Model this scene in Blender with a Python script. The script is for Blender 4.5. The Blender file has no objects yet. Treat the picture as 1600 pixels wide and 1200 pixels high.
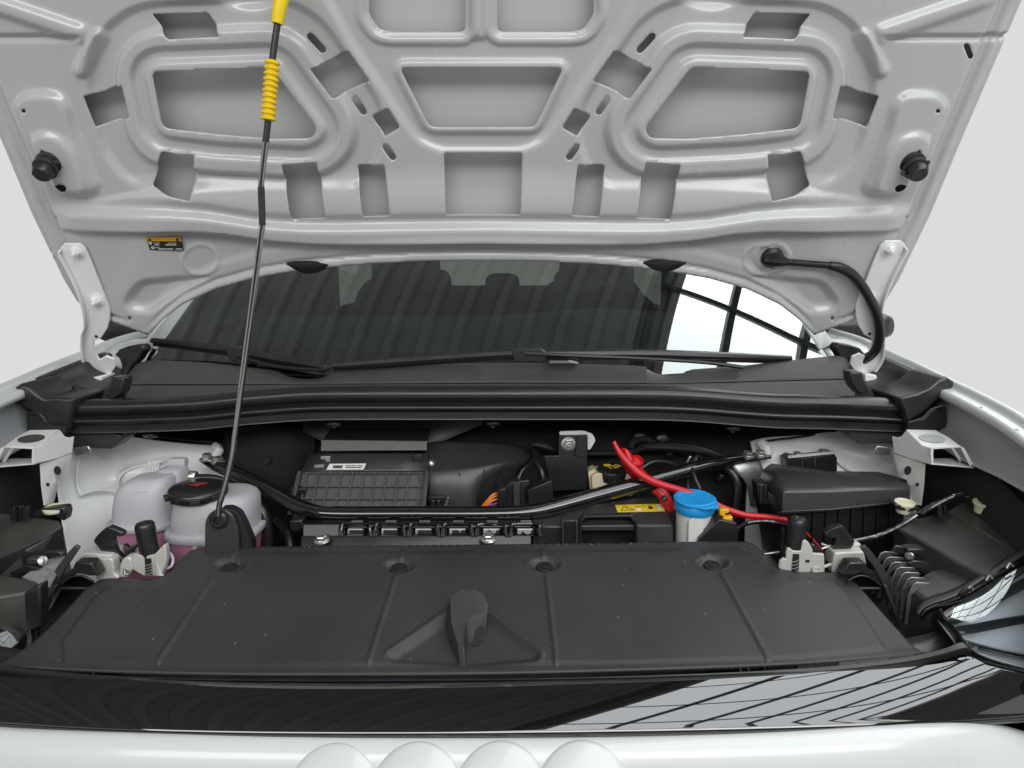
import bpy, bmesh, math, random
import numpy as np
from mathutils import Vector, Matrix
from mathutils.geometry import delaunay_2d_cdt
R = math.radians
random.seed(7)
S = bpy.context.scene
COL = S.collection

# ------------------------------------------------------------------ camera
CAM = Vector((0.05, 0.0, 1.36)); PITCH = R(10); FPX = 1110.0   # focal length in photo pixels (1600 wide)
cam = bpy.data.cameras.new('camera'); cam.sensor_width = 36; cam.lens = 36 * FPX / 1600
cam.clip_start = 0.05; cam.clip_end = 200
camo = bpy.data.objects.new('camera', cam); COL.objects.link(camo)
camo.location = CAM; camo.rotation_euler = (R(90) - PITCH, 0, 0)
S.camera = camo
# ------------------------------------------------------------------ world: plain pale grey studio surround
W = bpy.data.worlds.new('World'); S.world = W; W.use_nodes = True
W.node_tree.nodes['Background'].inputs[0].default_value = (0.715, 0.715, 0.725, 1)
W.node_tree.nodes['Background'].inputs[1].default_value = 1.0
# ------------------------------------------------------------------ daylight through the roof glazing (right hand side)
def area(name, loc, rot, sx, sy, power, col=(1, 1, 1)):
    l = bpy.data.lights.new(name, 'AREA'); l.shape = 'RECTANGLE'; l.size = sx; l.size_y = sy
    l.energy = power; l.color = col
    o = bpy.data.objects.new(name, l); COL.objects.link(o); o.location = loc; o.rotation_euler = rot
    return o
area('roof_glazing_daylight', (3.9, 0.3, 6.0), (0, 0, R(-15)), 6.2, 16.0, 980, (0.92, 0.965, 1.0))
area('added_front_light', (0.3, -5.2, 4.3), (R(55), 0, 0), 9.0, 1.7, 270, (1, 1, 0.985))  # unseen lamp added high in front to pick out the bonnet ridges
S.view_settings.view_transform = 'Standard'; S.view_settings.look = 'None'
S.view_settings.gamma = 1.0; S.view_settings.exposure = 0.0
try: S.view_settings.use_curve_mapping = False
except Exception: pass
S.cycles.use_denoising = True
S.cycles.max_bounces = 8; S.cycles.diffuse_bounces = 4; S.cycles.glossy_bounces = 4
S.cycles.transparent_max_bounces = 12; S.cycles.caustics_reflective = False; S.cycles.caustics_refractive = False
S.cycles.sample_clamp_indirect = 4.0

# ------------------------------------------------------------------ helpers
FWD = Vector((0, math.cos(PITCH), -math.sin(PITCH))); UPV = Vector((0, math.sin(PITCH), math.cos(PITCH)))
def ray(px, py): return FWD + Vector((1, 0, 0)) * ((px - 800) / FPX) + UPV * ((600 - py) / FPX)
def P(px, py, Y):
    d = ray(px, py); return CAM + d * (Y / d.y)
def PL(px, py, p0, n, off=0.0):
    d = ray(px, py); t = (p0 - CAM).dot(n) / d.dot(n); return CAM + d * t + n * off
def V3(a): return a if isinstance(a, Vector) else Vector(a)
def Q(pts, Y=None):
    "pixel points (px,py[,Y]) -> world"
    return [p if isinstance(p, Vector) else P(p[0], p[1], p[2] if len(p) > 2 else Y) for p in pts]

_m = {}
def mat(name, col, rough=0.5, metal=0.0, coat=0.0, spec=0.5, bump=None, var=None, speck=None, coat_rough=0.05):
    if name in _m: return _m[name]
    m = bpy.data.materials.new(name); m.use_nodes = True; nt = m.node_tree; b = nt.nodes['Principled BSDF']
    b.inputs['Base Color'].default_value = (*col, 1); b.inputs['Roughness'].default_value = rough
    b.inputs['Metallic'].default_value = metal; b.inputs['Coat Weight'].default_value = coat
    b.inputs['Coat Roughness'].default_value = coat_rough
    b.inputs['Specular IOR Level'].default_value = spec
    tc = nt.nodes.new('ShaderNodeTexCoord')
    last = None
    if var:
        nz = nt.nodes.new('ShaderNodeTexNoise'); nz.inputs['Scale'].default_value = var[0]; nz.inputs['Detail'].default_value = 5
        nt.links.new(tc.outputs['Object'], nz.inputs['Vector'])
        mx = nt.nodes.new('ShaderNodeMix'); mx.data_type = 'RGBA'
        a = var[1]
        mx.inputs['A'].default_value = (*[max(0, c * (1 - a)) for c in col], 1)
        c2 = var[2] if len(var) > 2 else [min(1, c * (1 + a)) for c in col]
        mx.inputs['B'].default_value = (*c2, 1)
        nt.links.new(nz.outputs['Fac'], mx.inputs['Factor']); last = mx.outputs['Result']
        mr = nt.nodes.new('ShaderNodeMapRange'); mr.inputs['From Min'].default_value = 0.3; mr.inputs['From Max'].default_value = 0.7
        mr.inputs['To Min'].default_value = max(0.02, rough - 0.06); mr.inputs['To Max'].default_value = min(1, rough + 0.06)
        nt.links.new(nz.outputs['Fac'], mr.inputs['Value']); nt.links.new(mr.outputs['Result'], b.inputs['Roughness'])
    if speck:
        vo = nt.nodes.new('ShaderNodeTexVoronoi'); vo.inputs['Scale'].default_value = speck[0]
        nt.links.new(tc.outputs['Object'], vo.inputs['Vector'])
        sx = nt.nodes.new('ShaderNodeSeparateColor'); nt.links.new(vo.outputs['Color'], sx.inputs['Color'])
        th = nt.nodes.new('ShaderNodeMath'); th.operation = 'MULTIPLY'; th.inputs[1].default_value = speck[1]
        nt.links.new(sx.outputs['Red'], th.inputs[0])
        su = nt.nodes.new('ShaderNodeMath'); su.operation = 'SUBTRACT'; su.inputs[1].default_value = speck[1] * 0.92
        nt.links.new(th.outputs[0], su.inputs[0])
        lt = nt.nodes.new('ShaderNodeMath'); lt.operation = 'LESS_THAN'
        nt.links.new(vo.outputs['Distance'], lt.inputs[0]); nt.links.new(su.outputs[0], lt.inputs[1])
        sc = nt.nodes.new('ShaderNodeMath'); sc.operation = 'MULTIPLY'; sc.inputs[1].default_value = 0.55
        nt.links.new(lt.outputs[0], sc.inputs[0])
        mx2 = nt.nodes.new('ShaderNodeMix'); mx2.data_type = 'RGBA'
        if last: nt.links.new(last, mx2.inputs['A'])
        else: mx2.inputs['A'].default_value = (*col, 1)
        mx2.inputs['B'].default_value = (0.42, 0.41, 0.38, 1)
        nt.links.new(sc.outputs[0], mx2.inputs['Factor']); last = mx2.outputs['Result']
    if last: nt.links.new(last, b.inputs['Base Color'])
    if bump:
        nb = nt.nodes.new('ShaderNodeTexNoise'); nb.inputs['Scale'].default_value = bump[0]; nb.inputs['Detail'].default_value = 3
        nt.links.new(tc.outputs['Object'], nb.inputs['Vector'])
        bp = nt.nodes.new('ShaderNodeBump'); bp.inputs['Strength'].default_value = bump[1]; bp.inputs['Distance'].default_value = bump[2] if len(bump) > 2 else 0.001
        nt.links.new(nb.outputs['Fac'], bp.inputs['Height']); nt.links.new(bp.outputs['Normal'], b.inputs['Normal'])
    _m[name] = m; return m

M = dict(
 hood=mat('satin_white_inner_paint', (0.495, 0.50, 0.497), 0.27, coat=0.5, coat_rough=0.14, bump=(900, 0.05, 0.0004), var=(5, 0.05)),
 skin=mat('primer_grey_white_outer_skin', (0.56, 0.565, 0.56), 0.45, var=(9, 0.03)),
 white=mat('gloss_white_paint', (0.60, 0.62, 0.61), 0.3, coat=0.6, coat_rough=0.10, bump=(420, 0.03, 0.0004), var=(3, 0.03)),
 bay=mat('white_bay_paint', (0.84, 0.85, 0.84), 0.38, coat=0.25, coat_rough=0.15, bump=(160, 0.12, 0.001), var=(18, 0.05)),
 inwall=mat('shade_grey_inner_wing', (0.36, 0.375, 0.385), 0.4, coat=0.2, var=(10, 0.12)),  # darker grey stands in for shade on the wing's inner wall
 bracket=mat('white_bracket_paint', (0.72, 0.71, 0.69), 0.42, coat=0.2, coat_rough=0.2, var=(40, 0.05)),
 cover=mat('grained_black_plastic', (0.033, 0.033, 0.0335), 0.40, bump=(1400, 0.6, 0.0008), var=(7, 0.3, (0.052, 0.051, 0.049)), speck=(120, 2.0), spec=0.5),
 plast=mat('satin_black_plastic', (0.017, 0.017, 0.0175), 0.33, spec=0.6, bump=(700, 0.12, 0.0005), var=(14, 0.2)),
 ribgrey=mat('worn_grey_black_plastic', (0.080, 0.076, 0.071), 0.42, bump=(600, 0.15, 0.0005), var=(30, 0.25), speck=(160, 1.0)),
 plast2=mat('grey_black_plastic', (0.040, 0.040, 0.0395), 0.38, spec=0.6, bump=(600, 0.15, 0.0005), var=(20, 0.22), speck=(160, 1.0)),
 dusty=mat('dusty_black_plastic', (0.036, 0.0355, 0.034), 0.42, bump=(500, 0.15, 0.0005), var=(24, 0.3, (0.08, 0.077, 0.068)), speck=(140, 1.0)),
 rubber=mat('black_rubber', (0.013, 0.013, 0.014), 0.33, spec=0.6, bump=(300, 0.12, 0.0006), var=(15, 0.3), speck=(190, 1.2)),
 matte=mat('matte_black', (0.012, 0.012, 0.012), 0.85),
 felt=mat('dark_fibre_felt', (0.016, 0.0155, 0.015), 0.95, bump=(350, 0.9, 0.003), var=(60, 0.5)),
 cowl=mat('grained_cowl_plastic', (0.060, 0.057, 0.055), 0.6, bump=(1100, 0.4, 0.0008), var=(26, 0.16)),
 gloss=mat('gloss_black_paint', (0.004, 0.004, 0.004), 0.03, coat=1.0, coat_rough=0.0, spec=0.9),
 tube=mat('gloss_black_tube_paint', (0.008, 0.008, 0.008), 0.12, coat=1.0, coat_rough=0.04, bump=(60, 0.06, 0.001)),
 rod=mat('dark_chromed_steel', (0.34, 0.315, 0.295), 0.13, metal=1.0),
 zinc=mat('zinc_plated_steel', (0.62, 0.61, 0.57), 0.3, metal=0.85, var=(60, 0.15)),
 alu=mat('cast_aluminium', (0.60, 0.61, 0.62), 0.35, metal=0.8, var=(70, 0.2)),
 beige=mat('beige_zinc_latch', (0.55, 0.535, 0.49), 0.48, metal=0.15, var=(55, 0.12)),
 yellow=mat('yellow_plastic', (0.86, 0.60, 0.008), 0.4, var=(40, 0.06)),
 amber=mat('amber_plastic', (0.85, 0.42, 0.01), 0.35),
 blue=mat('blue_plastic', (0.018, 0.31, 0.70), 0.33, var=(40, 0.07)),
 red=mat('red_plastic', (0.58, 0.012, 0.022), 0.36, var=(30, 0.12)),
 cream=mat('cream_reservoir_plastic', (0.66, 0.58, 0.40), 0.4, var=(30, 0.1)),
 milk=mat('milky_plastic', (0.70, 0.70, 0.66), 0.4, var=(20, 0.06)),
 ivory=mat('ivory_plastic', (0.70, 0.68, 0.48), 0.45),
 paper=mat('white_label_paper', (0.78, 0.77, 0.73), 0.6),
 ink=mat('black_ink', (0.015, 0.015, 0.015), 0.6),
 labely=mat('yellow_label', (0.84, 0.60, 0.03), 0.5),
 labelo=mat('ochre_label', (0.62, 0.32, 0.02), 0.5),
 orange=mat('orange_wire', (0.75, 0.20, 0.02), 0.4),
 purple=mat('purple_wire', (0.20, 0.06, 0.30), 0.4),
 redink=mat('red_ink', (0.33, 0.03, 0.02), 0.5),
 lens=mat('dark_lens_inside', (0.05, 0.055, 0.06), 0.15, metal=0.6),
 chrome=mat('bright_reflector', (0.75, 0.75, 0.74), 0.12, metal=1.0),
 floor=mat('grey_concrete', (0.24, 0.24, 0.235), 0.6, bump=(30, 0.2, 0.003), var=(2.5, 0.2)),
 roofm=mat('corrugated_steel_sheet', (0.20, 0.203, 0.19), 0.5, var=(2, 0.3)),
 bar=mat('dark_glazing_bar', (0.02, 0.02, 0.02), 0.5),
 cabin=mat('dark_cabin_trim', (0.035, 0.034, 0.032), 0.7, var=(10, 0.2)),
 dash=mat('grey_dash_trim', (0.075, 0.09, 0.082), 0.65, var=(8, 0.15)),
 seat=mat('charcoal_seat_cloth', (0.03, 0.03, 0.029), 0.85, bump=(500, 0.4, 0.001)),
)
def translucent(name, col, mixv, rough=0.35):
    m = bpy.data.materials.new(name); m.use_nodes = True; nt = m.node_tree; b = nt.nodes['Principled BSDF']; o = nt.nodes['Material Output']
    tc = nt.nodes.new('ShaderNodeTexCoord'); nz = nt.nodes.new('ShaderNodeTexNoise'); nz.inputs['Scale'].default_value = 14
    nt.links.new(tc.outputs['Object'], nz.inputs['Vector'])
    mx = nt.nodes.new('ShaderNodeMix'); mx.data_type = 'RGBA'; mx.inputs['A'].default_value = (*[c * .88 for c in col], 1); mx.inputs['B'].default_value = (*[min(1, c * 1.08) for c in col], 1)
    nt.links.new(nz.outputs['Fac'], mx.inputs['Factor']); nt.links.new(mx.outputs['Result'], b.inputs['Base Color'])
    b.inputs['Roughness'].default_value = rough
    t = nt.nodes.new('ShaderNodeBsdfTranslucent'); nt.links.new(mx.outputs['Result'], t.inputs['Color'])
    ms = nt.nodes.new('ShaderNodeMixShader'); ms.inputs[0].default_value = mixv
    nt.links.new(b.outputs[0], ms.inputs[1]); nt.links.new(t.outputs[0], ms.inputs[2]); nt.links.new(ms.outputs[0], o.inputs['Surface'])
    return m
M['tank'] = translucent('translucent_tank_plastic', (0.77, 0.745, 0.775), 0.38)
M['pink'] = translucent('pink_coolant_behind_plastic', (0.78, 0.34, 0.52), 0.4)
def glass(name, tint, k, rough=0.0):
    m = bpy.data.materials.new(name); m.use_nodes = True; nt = m.node_tree; o = nt.nodes['Material Output']; nt.nodes.remove(nt.nodes['Principled BSDF'])
    tr = nt.nodes.new('ShaderNodeBsdfTransparent'); tr.inputs[0].default_value = (*tint, 1)
    gl = nt.nodes.new('ShaderNodeBsdfGlossy'); gl.inputs['Roughness'].default_value = rough; gl.inputs['Color'].default_value = (.93, 1.0, .97, 1)
    fr = nt.nodes.new('ShaderNodeFresnel'); fr.inputs['IOR'].default_value = 1.5
    mu = nt.nodes.new('ShaderNodeMath'); mu.operation = 'MULTIPLY'; mu.inputs[1].default_value = k; mu.use_clamp = True
    nt.links.new(fr.outputs[0], mu.inputs[0])
    ms = nt.nodes.new('ShaderNodeMixShader'); nt.links.new(mu.outputs[0], ms.inputs[0])
    nt.links.new(tr.outputs[0], ms.inputs[1]); nt.links.new(gl.outputs[0], ms.inputs[2]); nt.links.new(ms.outputs[0], o.inputs['Surface'])
    return m
M['glass'] = glass('windscreen_glass', (0.60, 0.66, 0.62), 4.0)
M['privacy'] = glass('tinted_side_glass', (0.27, 0.28, 0.26), 1.0)
M['lampglass'] = glass('headlamp_lens', (0.85, 0.88, 0.9), 3.0)

THINGS = []
def thing(name, label, cat, group=None):
    o = bpy.data.objects.new(name, None); COL.objects.link(o); o.empty_display_size = 0.03
    tag(o, label, cat, group); THINGS.append(o); return o
def tag(o, label, cat, group=None):
    o['label'] = label; o['category'] = cat
    if group: o['group'] = group
    return o
def struct(o): o['kind'] = 'structure'; return o
def mk(name, verts, faces, m, parent=None, smooth=True, bevel=0.0, seg=2, solid=0.0, sub=0, angle=35):
    me = bpy.data.meshes.new(name); me.from_pydata([tuple(v) for v in verts], [], faces); me.validate()
    bm = bmesh.new(); bm.from_mesh(me); bmesh.ops.recalc_face_normals(bm, faces=bm.faces); bm.to_mesh(me); bm.free()
    me.materials.append(m if not isinstance(m, str) else M[m])
    o = bpy.data.objects.new(name, me); COL.objects.link(o); o.parent = parent
    if solid:
        s = o.modifiers.new('solid', 'SOLIDIFY'); s.thickness = abs(solid); s.offset = -1 if solid > 0 else 1
    if bevel:
        b = o.modifiers.new('bevel', 'BEVEL'); b.width = bevel; b.segments = seg; b.limit_method = 'ANGLE'; b.angle_limit = R(30)
    if sub:
        s = o.modifiers.new('sub', 'SUBSURF'); s.levels = sub; s.render_levels = sub
    if smooth:
        for p in me.polygons: p.use_smooth = True
        try: me.set_sharp_from_angle(angle=R(angle if not bevel else 60))
        except Exception: pass
    return o
def loft(name, rings, m, parent=None, caps=True, closed=True, **k):
    rings = [[V3(p) for p in r] for r in rings]; n = len(rings[0]); v = [p for r in rings for p in r]; f = []
    for i in range(len(rings) - 1):
        for j in range(n if closed else n - 1):
            a = i * n + j; b = i * n + (j + 1) % n
            f.append((a, b, b + n, a + n))
    if caps and closed:
        f.append(tuple(range(n))[::-1]); f.append(tuple(range((len(rings) - 1) * n, len(rings) * n)))
    return mk(name, v, f, m, parent, **k)
def prism(name, pts, ext, m, parent=None, **k):
    e = V3(ext); pts = [V3(p) for p in pts]; k.setdefault('bevel', 0.0015)
    return loft(name, [pts, [p + e for p in pts]], m, parent, **k)
def slab(name, px, Y, depth, m, parent=None, up=0.0, **k):
    return prism(name, Q(px, Y), (0, depth, up), m, parent, **k)
def box(name, c, s, m, parent=None, rot=None, **k):
    c = V3(c); hx, hy, hz = s[0] / 2, s[1] / 2, s[2] / 2; k.setdefault('bevel', min(s) * 0.12)
    rt = rot if rot is not None else Matrix.Identity(3)
    pts = [Vector(p) for p in ((-hx, -hy, -hz), (hx, -hy, -hz), (hx, hy, -hz), (-hx, hy, -hz))]
    r0 = [c + rt @ p for p in pts]; r1 = [c + rt @ (p + Vector((0, 0, 2 * hz))) for p in pts]
    return loft(name, [r0, r1], m, parent, **k)
def cat(pts, n):
    "Catmull-Rom through points (any list of Vectors)"
    if n <= 1: return list(pts)
    out = []
    for i in range(len(pts) - 1):
        p0 = pts[max(0, i - 1)]; p1 = pts[i]; p2 = pts[i + 1]; p3 = pts[min(len(pts) - 1, i + 2)]
        for j in range(n):
            t = j / n
            out.append(0.5 * ((2 * p1) + (p2 - p0) * t + (2 * p0 - 5 * p1 + 4 * p2 - p3) * t * t + (3 * p1 - p0 - 3 * p2 + p3) * t ** 3))
    out.append(pts[-1]); return out
def bsp(pts, n):
    "smooth uniform cubic B-spline (clamped by end tripling)"
    p = [pts[0]] * 2 + list(pts) + [pts[-1]] * 2; out = []
    for i in range(len(p) - 3):
        for j in range(n):
            t = j / n; out.append((p[i] * (1 - t) ** 3 + p[i + 1] * (3 * t ** 3 - 6 * t * t + 4) + p[i + 2] * (-3 * t ** 3 + 3 * t * t + 3 * t + 1) + p[i + 3] * t ** 3) / 6)
    out.append(pts[-1]); return out
def patch(name, rows, m, parent=None, nu=4, nv=4, bs=False, **k):
    fn = bsp if bs else cat
    rows = [fn(Q(r), nu) for r in rows]
    cols = [fn([r[j] for r in rows], nv) for j in range(len(rows[0]))]
    h = len(cols[0]); w = len(cols); v = [cols[j][i] for i in range(h) for j in range(w)]
    f = [(i * w + j, i * w + j + 1, (i + 1) * w + j + 1, (i + 1) * w + j) for i in range(h - 1) for j in range(w - 1)]
    k.setdefault('angle', 50)
    return mk(name, v, f, m, parent, **k)
def tube(name, pts, r, m, parent=None, n=6, res=10, caps=True, flat=1.0, **k):
    pts = [V3(p) for p in pts]; rr = r if isinstance(r, (list, tuple)) else [r] * len(pts)
    path = cat(pts, n); rad = [x.x for x in cat([Vector((a, 0, 0)) for a in rr], n)]
    t0 = (path[1] - path[0]).normalized(); up = Vector((0, 0, 1)) if abs(t0.z) < 0.9 else Vector((1, 0, 0))
    nrm = (up - t0 * up.dot(t0)).normalized(); rings = []
    for i, p in enumerate(path):
        t = (path[min(i + 1, len(path) - 1)] - path[max(i - 1, 0)]).normalized()
        nrm = (nrm - t * nrm.dot(t)).normalized(); bn = t.cross(nrm)
        rings.append([p + (nrm * math.cos(a) * flat + bn * math.sin(a)) * rad[i] for a in [2 * math.pi * q / res for q in range(res)]])
    return loft(name, rings, m, parent, caps=caps, **k)
def lathe(name, c, axis, prof, m, parent=None, seg=24, sx=1.0, **k):
    c = V3(c); ax = V3(axis).normalized(); u = Vector((1, 0, 0)); u = (u - ax * u.dot(ax)).normalized() if abs(ax.x) < 0.95 else Vector((0, 1, 0)); w = ax.cross(u)
    rings = [[c + ax * h + (u * math.cos(2 * math.pi * i / seg) * sx + w * math.sin(2 * math.pi * i / seg)) * r for i in range(seg)] for r, h in prof]
    k.setdefault('angle', 40)
    return loft(name, rings, m, parent, **k)
def bolt(c, axis, r, m, parent=None, name='bolt', stud=True):
    "flange, hexagon head and stud as one piece"
    c = V3(c); ax = V3(axis).normalized(); u = Vector((1, 0, 0)); u = (u - ax * u.dot(ax)).normalized() if abs(ax.x) < .95 else Vector((0, 1, 0)); w = ax.cross(u)
    pr = [(1.45, 0, 0), (1.5, .25, 0), (1.12, .45, 0), (1.0, .46, 1), (1.0, 1.1, 1), (.85, 1.25, 1)] + ([(.5, 1.26, 0), (.5, 2.0, 0), (.3, 2.15, 0)] if stud else [(.4, 1.22, 0)])
    rings = [[c + ax * (r * h) + (u * math.cos(2 * math.pi * i / 12) + w * math.sin(2 * math.pi * i / 12)) * (r * q * (.866 if hx_ and i % 2 else 1.0)) for i in range(12)] for q, h, hx_ in pr]
    return loft(name, rings, m, parent, angle=25)
def ring_curve(c, axis, r, n): 
    ax = V3(axis).normalized(); u = Vector((1, 0, 0)); u = (u - ax * u.dot(ax)).normalized(); w = ax.cross(u)
    return [V3(c) + (u * math.cos(a) + w * math.sin(a)) * r for a in [2 * math.pi * i / n for i in range(n)]]
def rnd(poly, r, n=4):
    out = []; L = len(poly)
    for i in range(L):
        a, b, c = (np.array(poly[(i + d) % L][:2], float) for d in (-1, 0, 1))
        ra = min(r, np.linalg.norm(a - b) * .45); rc = min(r, np.linalg.norm(c - b) * .45)
        s = b + (a - b) / np.linalg.norm(a - b) * ra; e = b + (c - b) / np.linalg.norm(c - b) * rc
        for j in range(n + 1):
            t = j / n; q = s * (1 - t) ** 2 + b * 2 * t * (1 - t) + e * t * t; out.append((q[0], q[1]))
    return out
def sdp(X, Y, poly):
    "signed distance to polygon, negative inside"
    p = np.array([q[:2] for q in poly], float); n = len(p); d = np.full(X.shape, 1e18); s = np.ones(X.shape)
    for i in range(n):
        a = p[i]; b = p[i - 1]; ex, ey = b - a; wx = X - a[0]; wy = Y - a[1]
        t = np.clip((wx * ex + wy * ey) / (ex * ex + ey * ey), 0, 1)
        d = np.minimum(d, (wx - ex * t) ** 2 + (wy - ey * t) ** 2)
        c1 = Y >= a[1]; c2 = Y < b[1]; c3 = ex * wy > ey * wx
        fl = (c1 & c2 & c3) | (~c1 & ~c2 & ~c3); s = np.where(fl, -s, s)
    return s * np.sqrt(d)
def sds(X, Y, a, b):
    ex, ey = b[0] - a[0], b[1] - a[1]; wx = X - a[0]; wy = Y - a[1]
    t = np.clip((wx * ex + wy * ey) / (ex * ex + ey * ey), 0, 1)
    return np.hypot(wx - ex * t, wy - ey * t)
def ci(d, tab):
    "smooth profile lookup: tab = [(d,h),...]"
    x = np.array([t[0] for t in tab], float); h = np.array([t[1] for t in tab], float)
    dd = np.clip(d, x[0], x[-1]); i = np.clip(np.searchsorted(x, dd) - 1, 0, len(x) - 2)
    t = (dd - x[i]) / (x[i + 1] - x[i]); t = t * t * (3 - 2 * t)
    return h[i] + (h[i + 1] - h[i]) * t
def ss(a, b, x):
    t = np.clip((x - a) / (b - a), 0, 1); return t * t * (3 - 2 * t)
def relief(name, outline, holes, hfun, p0, n, step, m, parent=None, solid=0.0012, coarse=None):
    "sheet traced on a plane, cut by holes, pressed by hfun (mm, along +n)"
    vs = []; es = []
    def loop(poly):
        q = []
        for i in range(len(poly)):
            a = np.array(poly[i][:2], float); b = np.array(poly[(i + 1) % len(poly)][:2], float); L = np.linalg.norm(b - a); k = max(1, int(L / step))
            for j in range(k): q.append(tuple(a + (b - a) * j / k))
        s = len(vs); vs.extend(q); es.extend([(s + i, s + (i + 1) % len(q)) for i in range(len(q))])
    loop(outline); [loop(h) for h in holes]
    o = np.array([q[:2] for q in outline]); x0, y0 = o.min(0); x1, y1 = o.max(0)
    gx, gy = np.meshgrid(np.arange(x0, x1, step), np.arange(y0, y1, step)); gx = gx + (np.arange(gx.shape[0]) % 2)[:, None] * step * .5
    gx = gx.ravel(); gy = gy.ravel(); keep = sdp(gx, gy, outline) < -step * .55
    if coarse is not None:
        out = coarse(gx, gy); ii = (np.round((gx - x0) / step * 2) % 8 == 0) & (np.round((gy - y0) / step) % 4 == 0); keep &= (~out) | ii
    for h in holes: keep &= sdp(gx, gy, h) > step * .55
    pts = [Vector(q) for q in vs] + [Vector((a, b)) for a, b in zip(gx[keep], gy[keep])]
    V, _, F, *_r = delaunay_2d_cdt(pts, es, [], 0, 1e-4)
    VX = np.array([v.x for v in V]); VY = np.array([v.y for v in V]); F = np.array([f[:3] for f in F])
    cx = VX[F].mean(1); cy = VY[F].mean(1); ok = sdp(cx, cy, outline) < 0
    for h in holes: ok &= sdp(cx, cy, h) > 0
    H = hfun(VX, VY) * 0.001
    nn = np.array(n); d = np.array(FWD)[None] + ((VX - 800) / FPX)[:, None] * np.array((1., 0, 0)) + ((600 - VY) / FPX)[:, None] * np.array(UPV)
    t = np.dot(np.array(p0 - CAM), nn) / (d @ nn); wv = np.array(CAM)[None] + d * t[:, None] + nn[None] * H[:, None]
    F = F[ok]; me = bpy.data.meshes.new(name); me.from_pydata(wv.tolist(), [], F.tolist())
    a, b, c = (Vector(wv[i]) for i in F[0])
    if (b - a).cross(c - a).dot(n) < 0: me.flip_normals()
    me.materials.append(M[m]); ob = bpy.data.objects.new(name, me); COL.objects.link(ob); ob.parent = parent
    for p in me.polygons: p.use_smooth = True
    if solid:
        s = ob.modifiers.new('solid', 'SOLIDIFY'); s.thickness = solid; s.offset = -1
    return ob
def text(s, c, ux, uy, size, m, parent, name='lettering'):
    cu = bpy.data.curves.new(name, 'FONT'); cu.body = s; cu.size = size; cu.align_x = 'CENTER'; cu.align_y = 'CENTER'
    to = bpy.data.objects.new('tmp', cu); me = bpy.data.meshes.new_from_object(to); bpy.data.objects.remove(to); bpy.data.curves.remove(cu)
    ux = V3(ux).normalized(); uy = V3(uy).normalized(); c = V3(c)
    for v in me.vertices: v.co = c + ux * v.co.x + uy * v.co.y
    me.name = name; me.materials.clear(); me.materials.append(M[m]); o = bpy.data.objects.new(name, me); COL.objects.link(o); o.parent = parent; return o
def mir(p): return Vector((-p.x, p.y, p.z))
#==SECTIONS==
# ------------------------------------------------------------------ setting
fl = mk('floor', [(-3.2, -2.2, 0), (3.2, -2.2, 0), (3.2, 5.2, 0), (-3.2, 5.2, 0)], [(0, 1, 2, 3)], 'floor'); struct(fl)
fw = mk('front_light_block', [(-9, -6.2, 0), (9, -6.2, 0), (9, -6.2, 2.9), (-9, -6.2, 2.9)], [(0, 1, 2, 3)], mat('dark_light_block', (.07, .07, .068), .7, var=(2, .2))); struct(fw)  # unseen dark sheet added to cut the light reaching the bonnet from the front
def corrugated(name, x0, x1, z):
    rt = Matrix.Rotation(R(-15), 3, 'Z'); v = []; f = []; n = 0; x = x0; per = 0.34
    prof = [(0, 0), (.20, 0), (.23, -.06), (.31, -.06)]
    xs = []
    while x < x1:
        for a, b in prof: xs.append((x + a, b))
        x += per
    for a, b in xs:
        for y in (-9, 11): v.append(rt @ Vector((a, y, 0)) + Vector((0, 0, z + b)))
    for i in range(len(xs) - 1): f.append((2 * i, 2 * i + 1, 2 * i + 3, 2 * i + 2))
    o = mk(name, v, f, 'roofm', smooth=False); return struct(o)
corrugated('corrugated_roof', -10, .62, 5.4); corrugated('corrugated_roof', 6.4, 12, 5.4)
gz = bpy.data.objects.new('roof_glazing_bars', None); COL.objects.link(gz); struct(gz)
rt8 = Matrix.Rotation(R(-15), 3, 'Z')
for i in range(8):
    c = rt8 @ Vector((.62 + .80 * i, 1, 0)); box('glazing_bar', (c.x, c.y, 5.35), (.07, 20, .09), 'bar', gz, rot=rt8, bevel=0)
for i in range(12):
    c = rt8 @ Vector((3.5, -7.5 + 1.45 * i, 0)); box('glazing_bar', (c.x, c.y, 5.32), (5.9, .06, .05), 'bar', gz, rot=rt8, bevel=0)

# ------------------------------------------------------------------ bonnet (open, seen from below)
HP0 = Vector((0, 1.313, 1.32)); HN = Vector((0, -0.899, -0.438)).normalized(); HU = Vector((0, -0.438, 0.899)).normalized()
HC = 752.0
def H(px, py, off=0.0): return PL(px, py, HP0, HN, off * .001)
def mx(poly): return [(2 * HC - x, y) for x, y in poly][::-1]
bonnet = thing('bonnet', 'open white bonnet seen from below, with pressed inner panel and cut-outs', 'bonnet')
half = [(-205, -260), (-93, 0), (0, 215), (50, 335), (100, 438), (120, 470), (140, 487), (180, 497), (215, 508), (236, 517), (262, 490), (290, 469), (340, 446), (400, 429), (470, 417), (560, 408), (650, 403), (700, 401.5)]
OUT = half + [(HC, 401)] + mx(half)
A = rnd([(243, 109), (427, 102), (499, 197), (491, 212), (430, 213), (345, 206), (266, 197), (258, 190)], 9)
A0 = rnd([(243, 109), (427, 102), (499, 203), (480, 214), (345, 207), (262, 197)], 14)
T = rnd([(625, 104), (880, 104), (836, 197), (672, 197)], 11)
WL = rnd([(584, -190), (576, 22), (592, 46), (610, 50), (727, 50), (727, -190)], 9)
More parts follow.
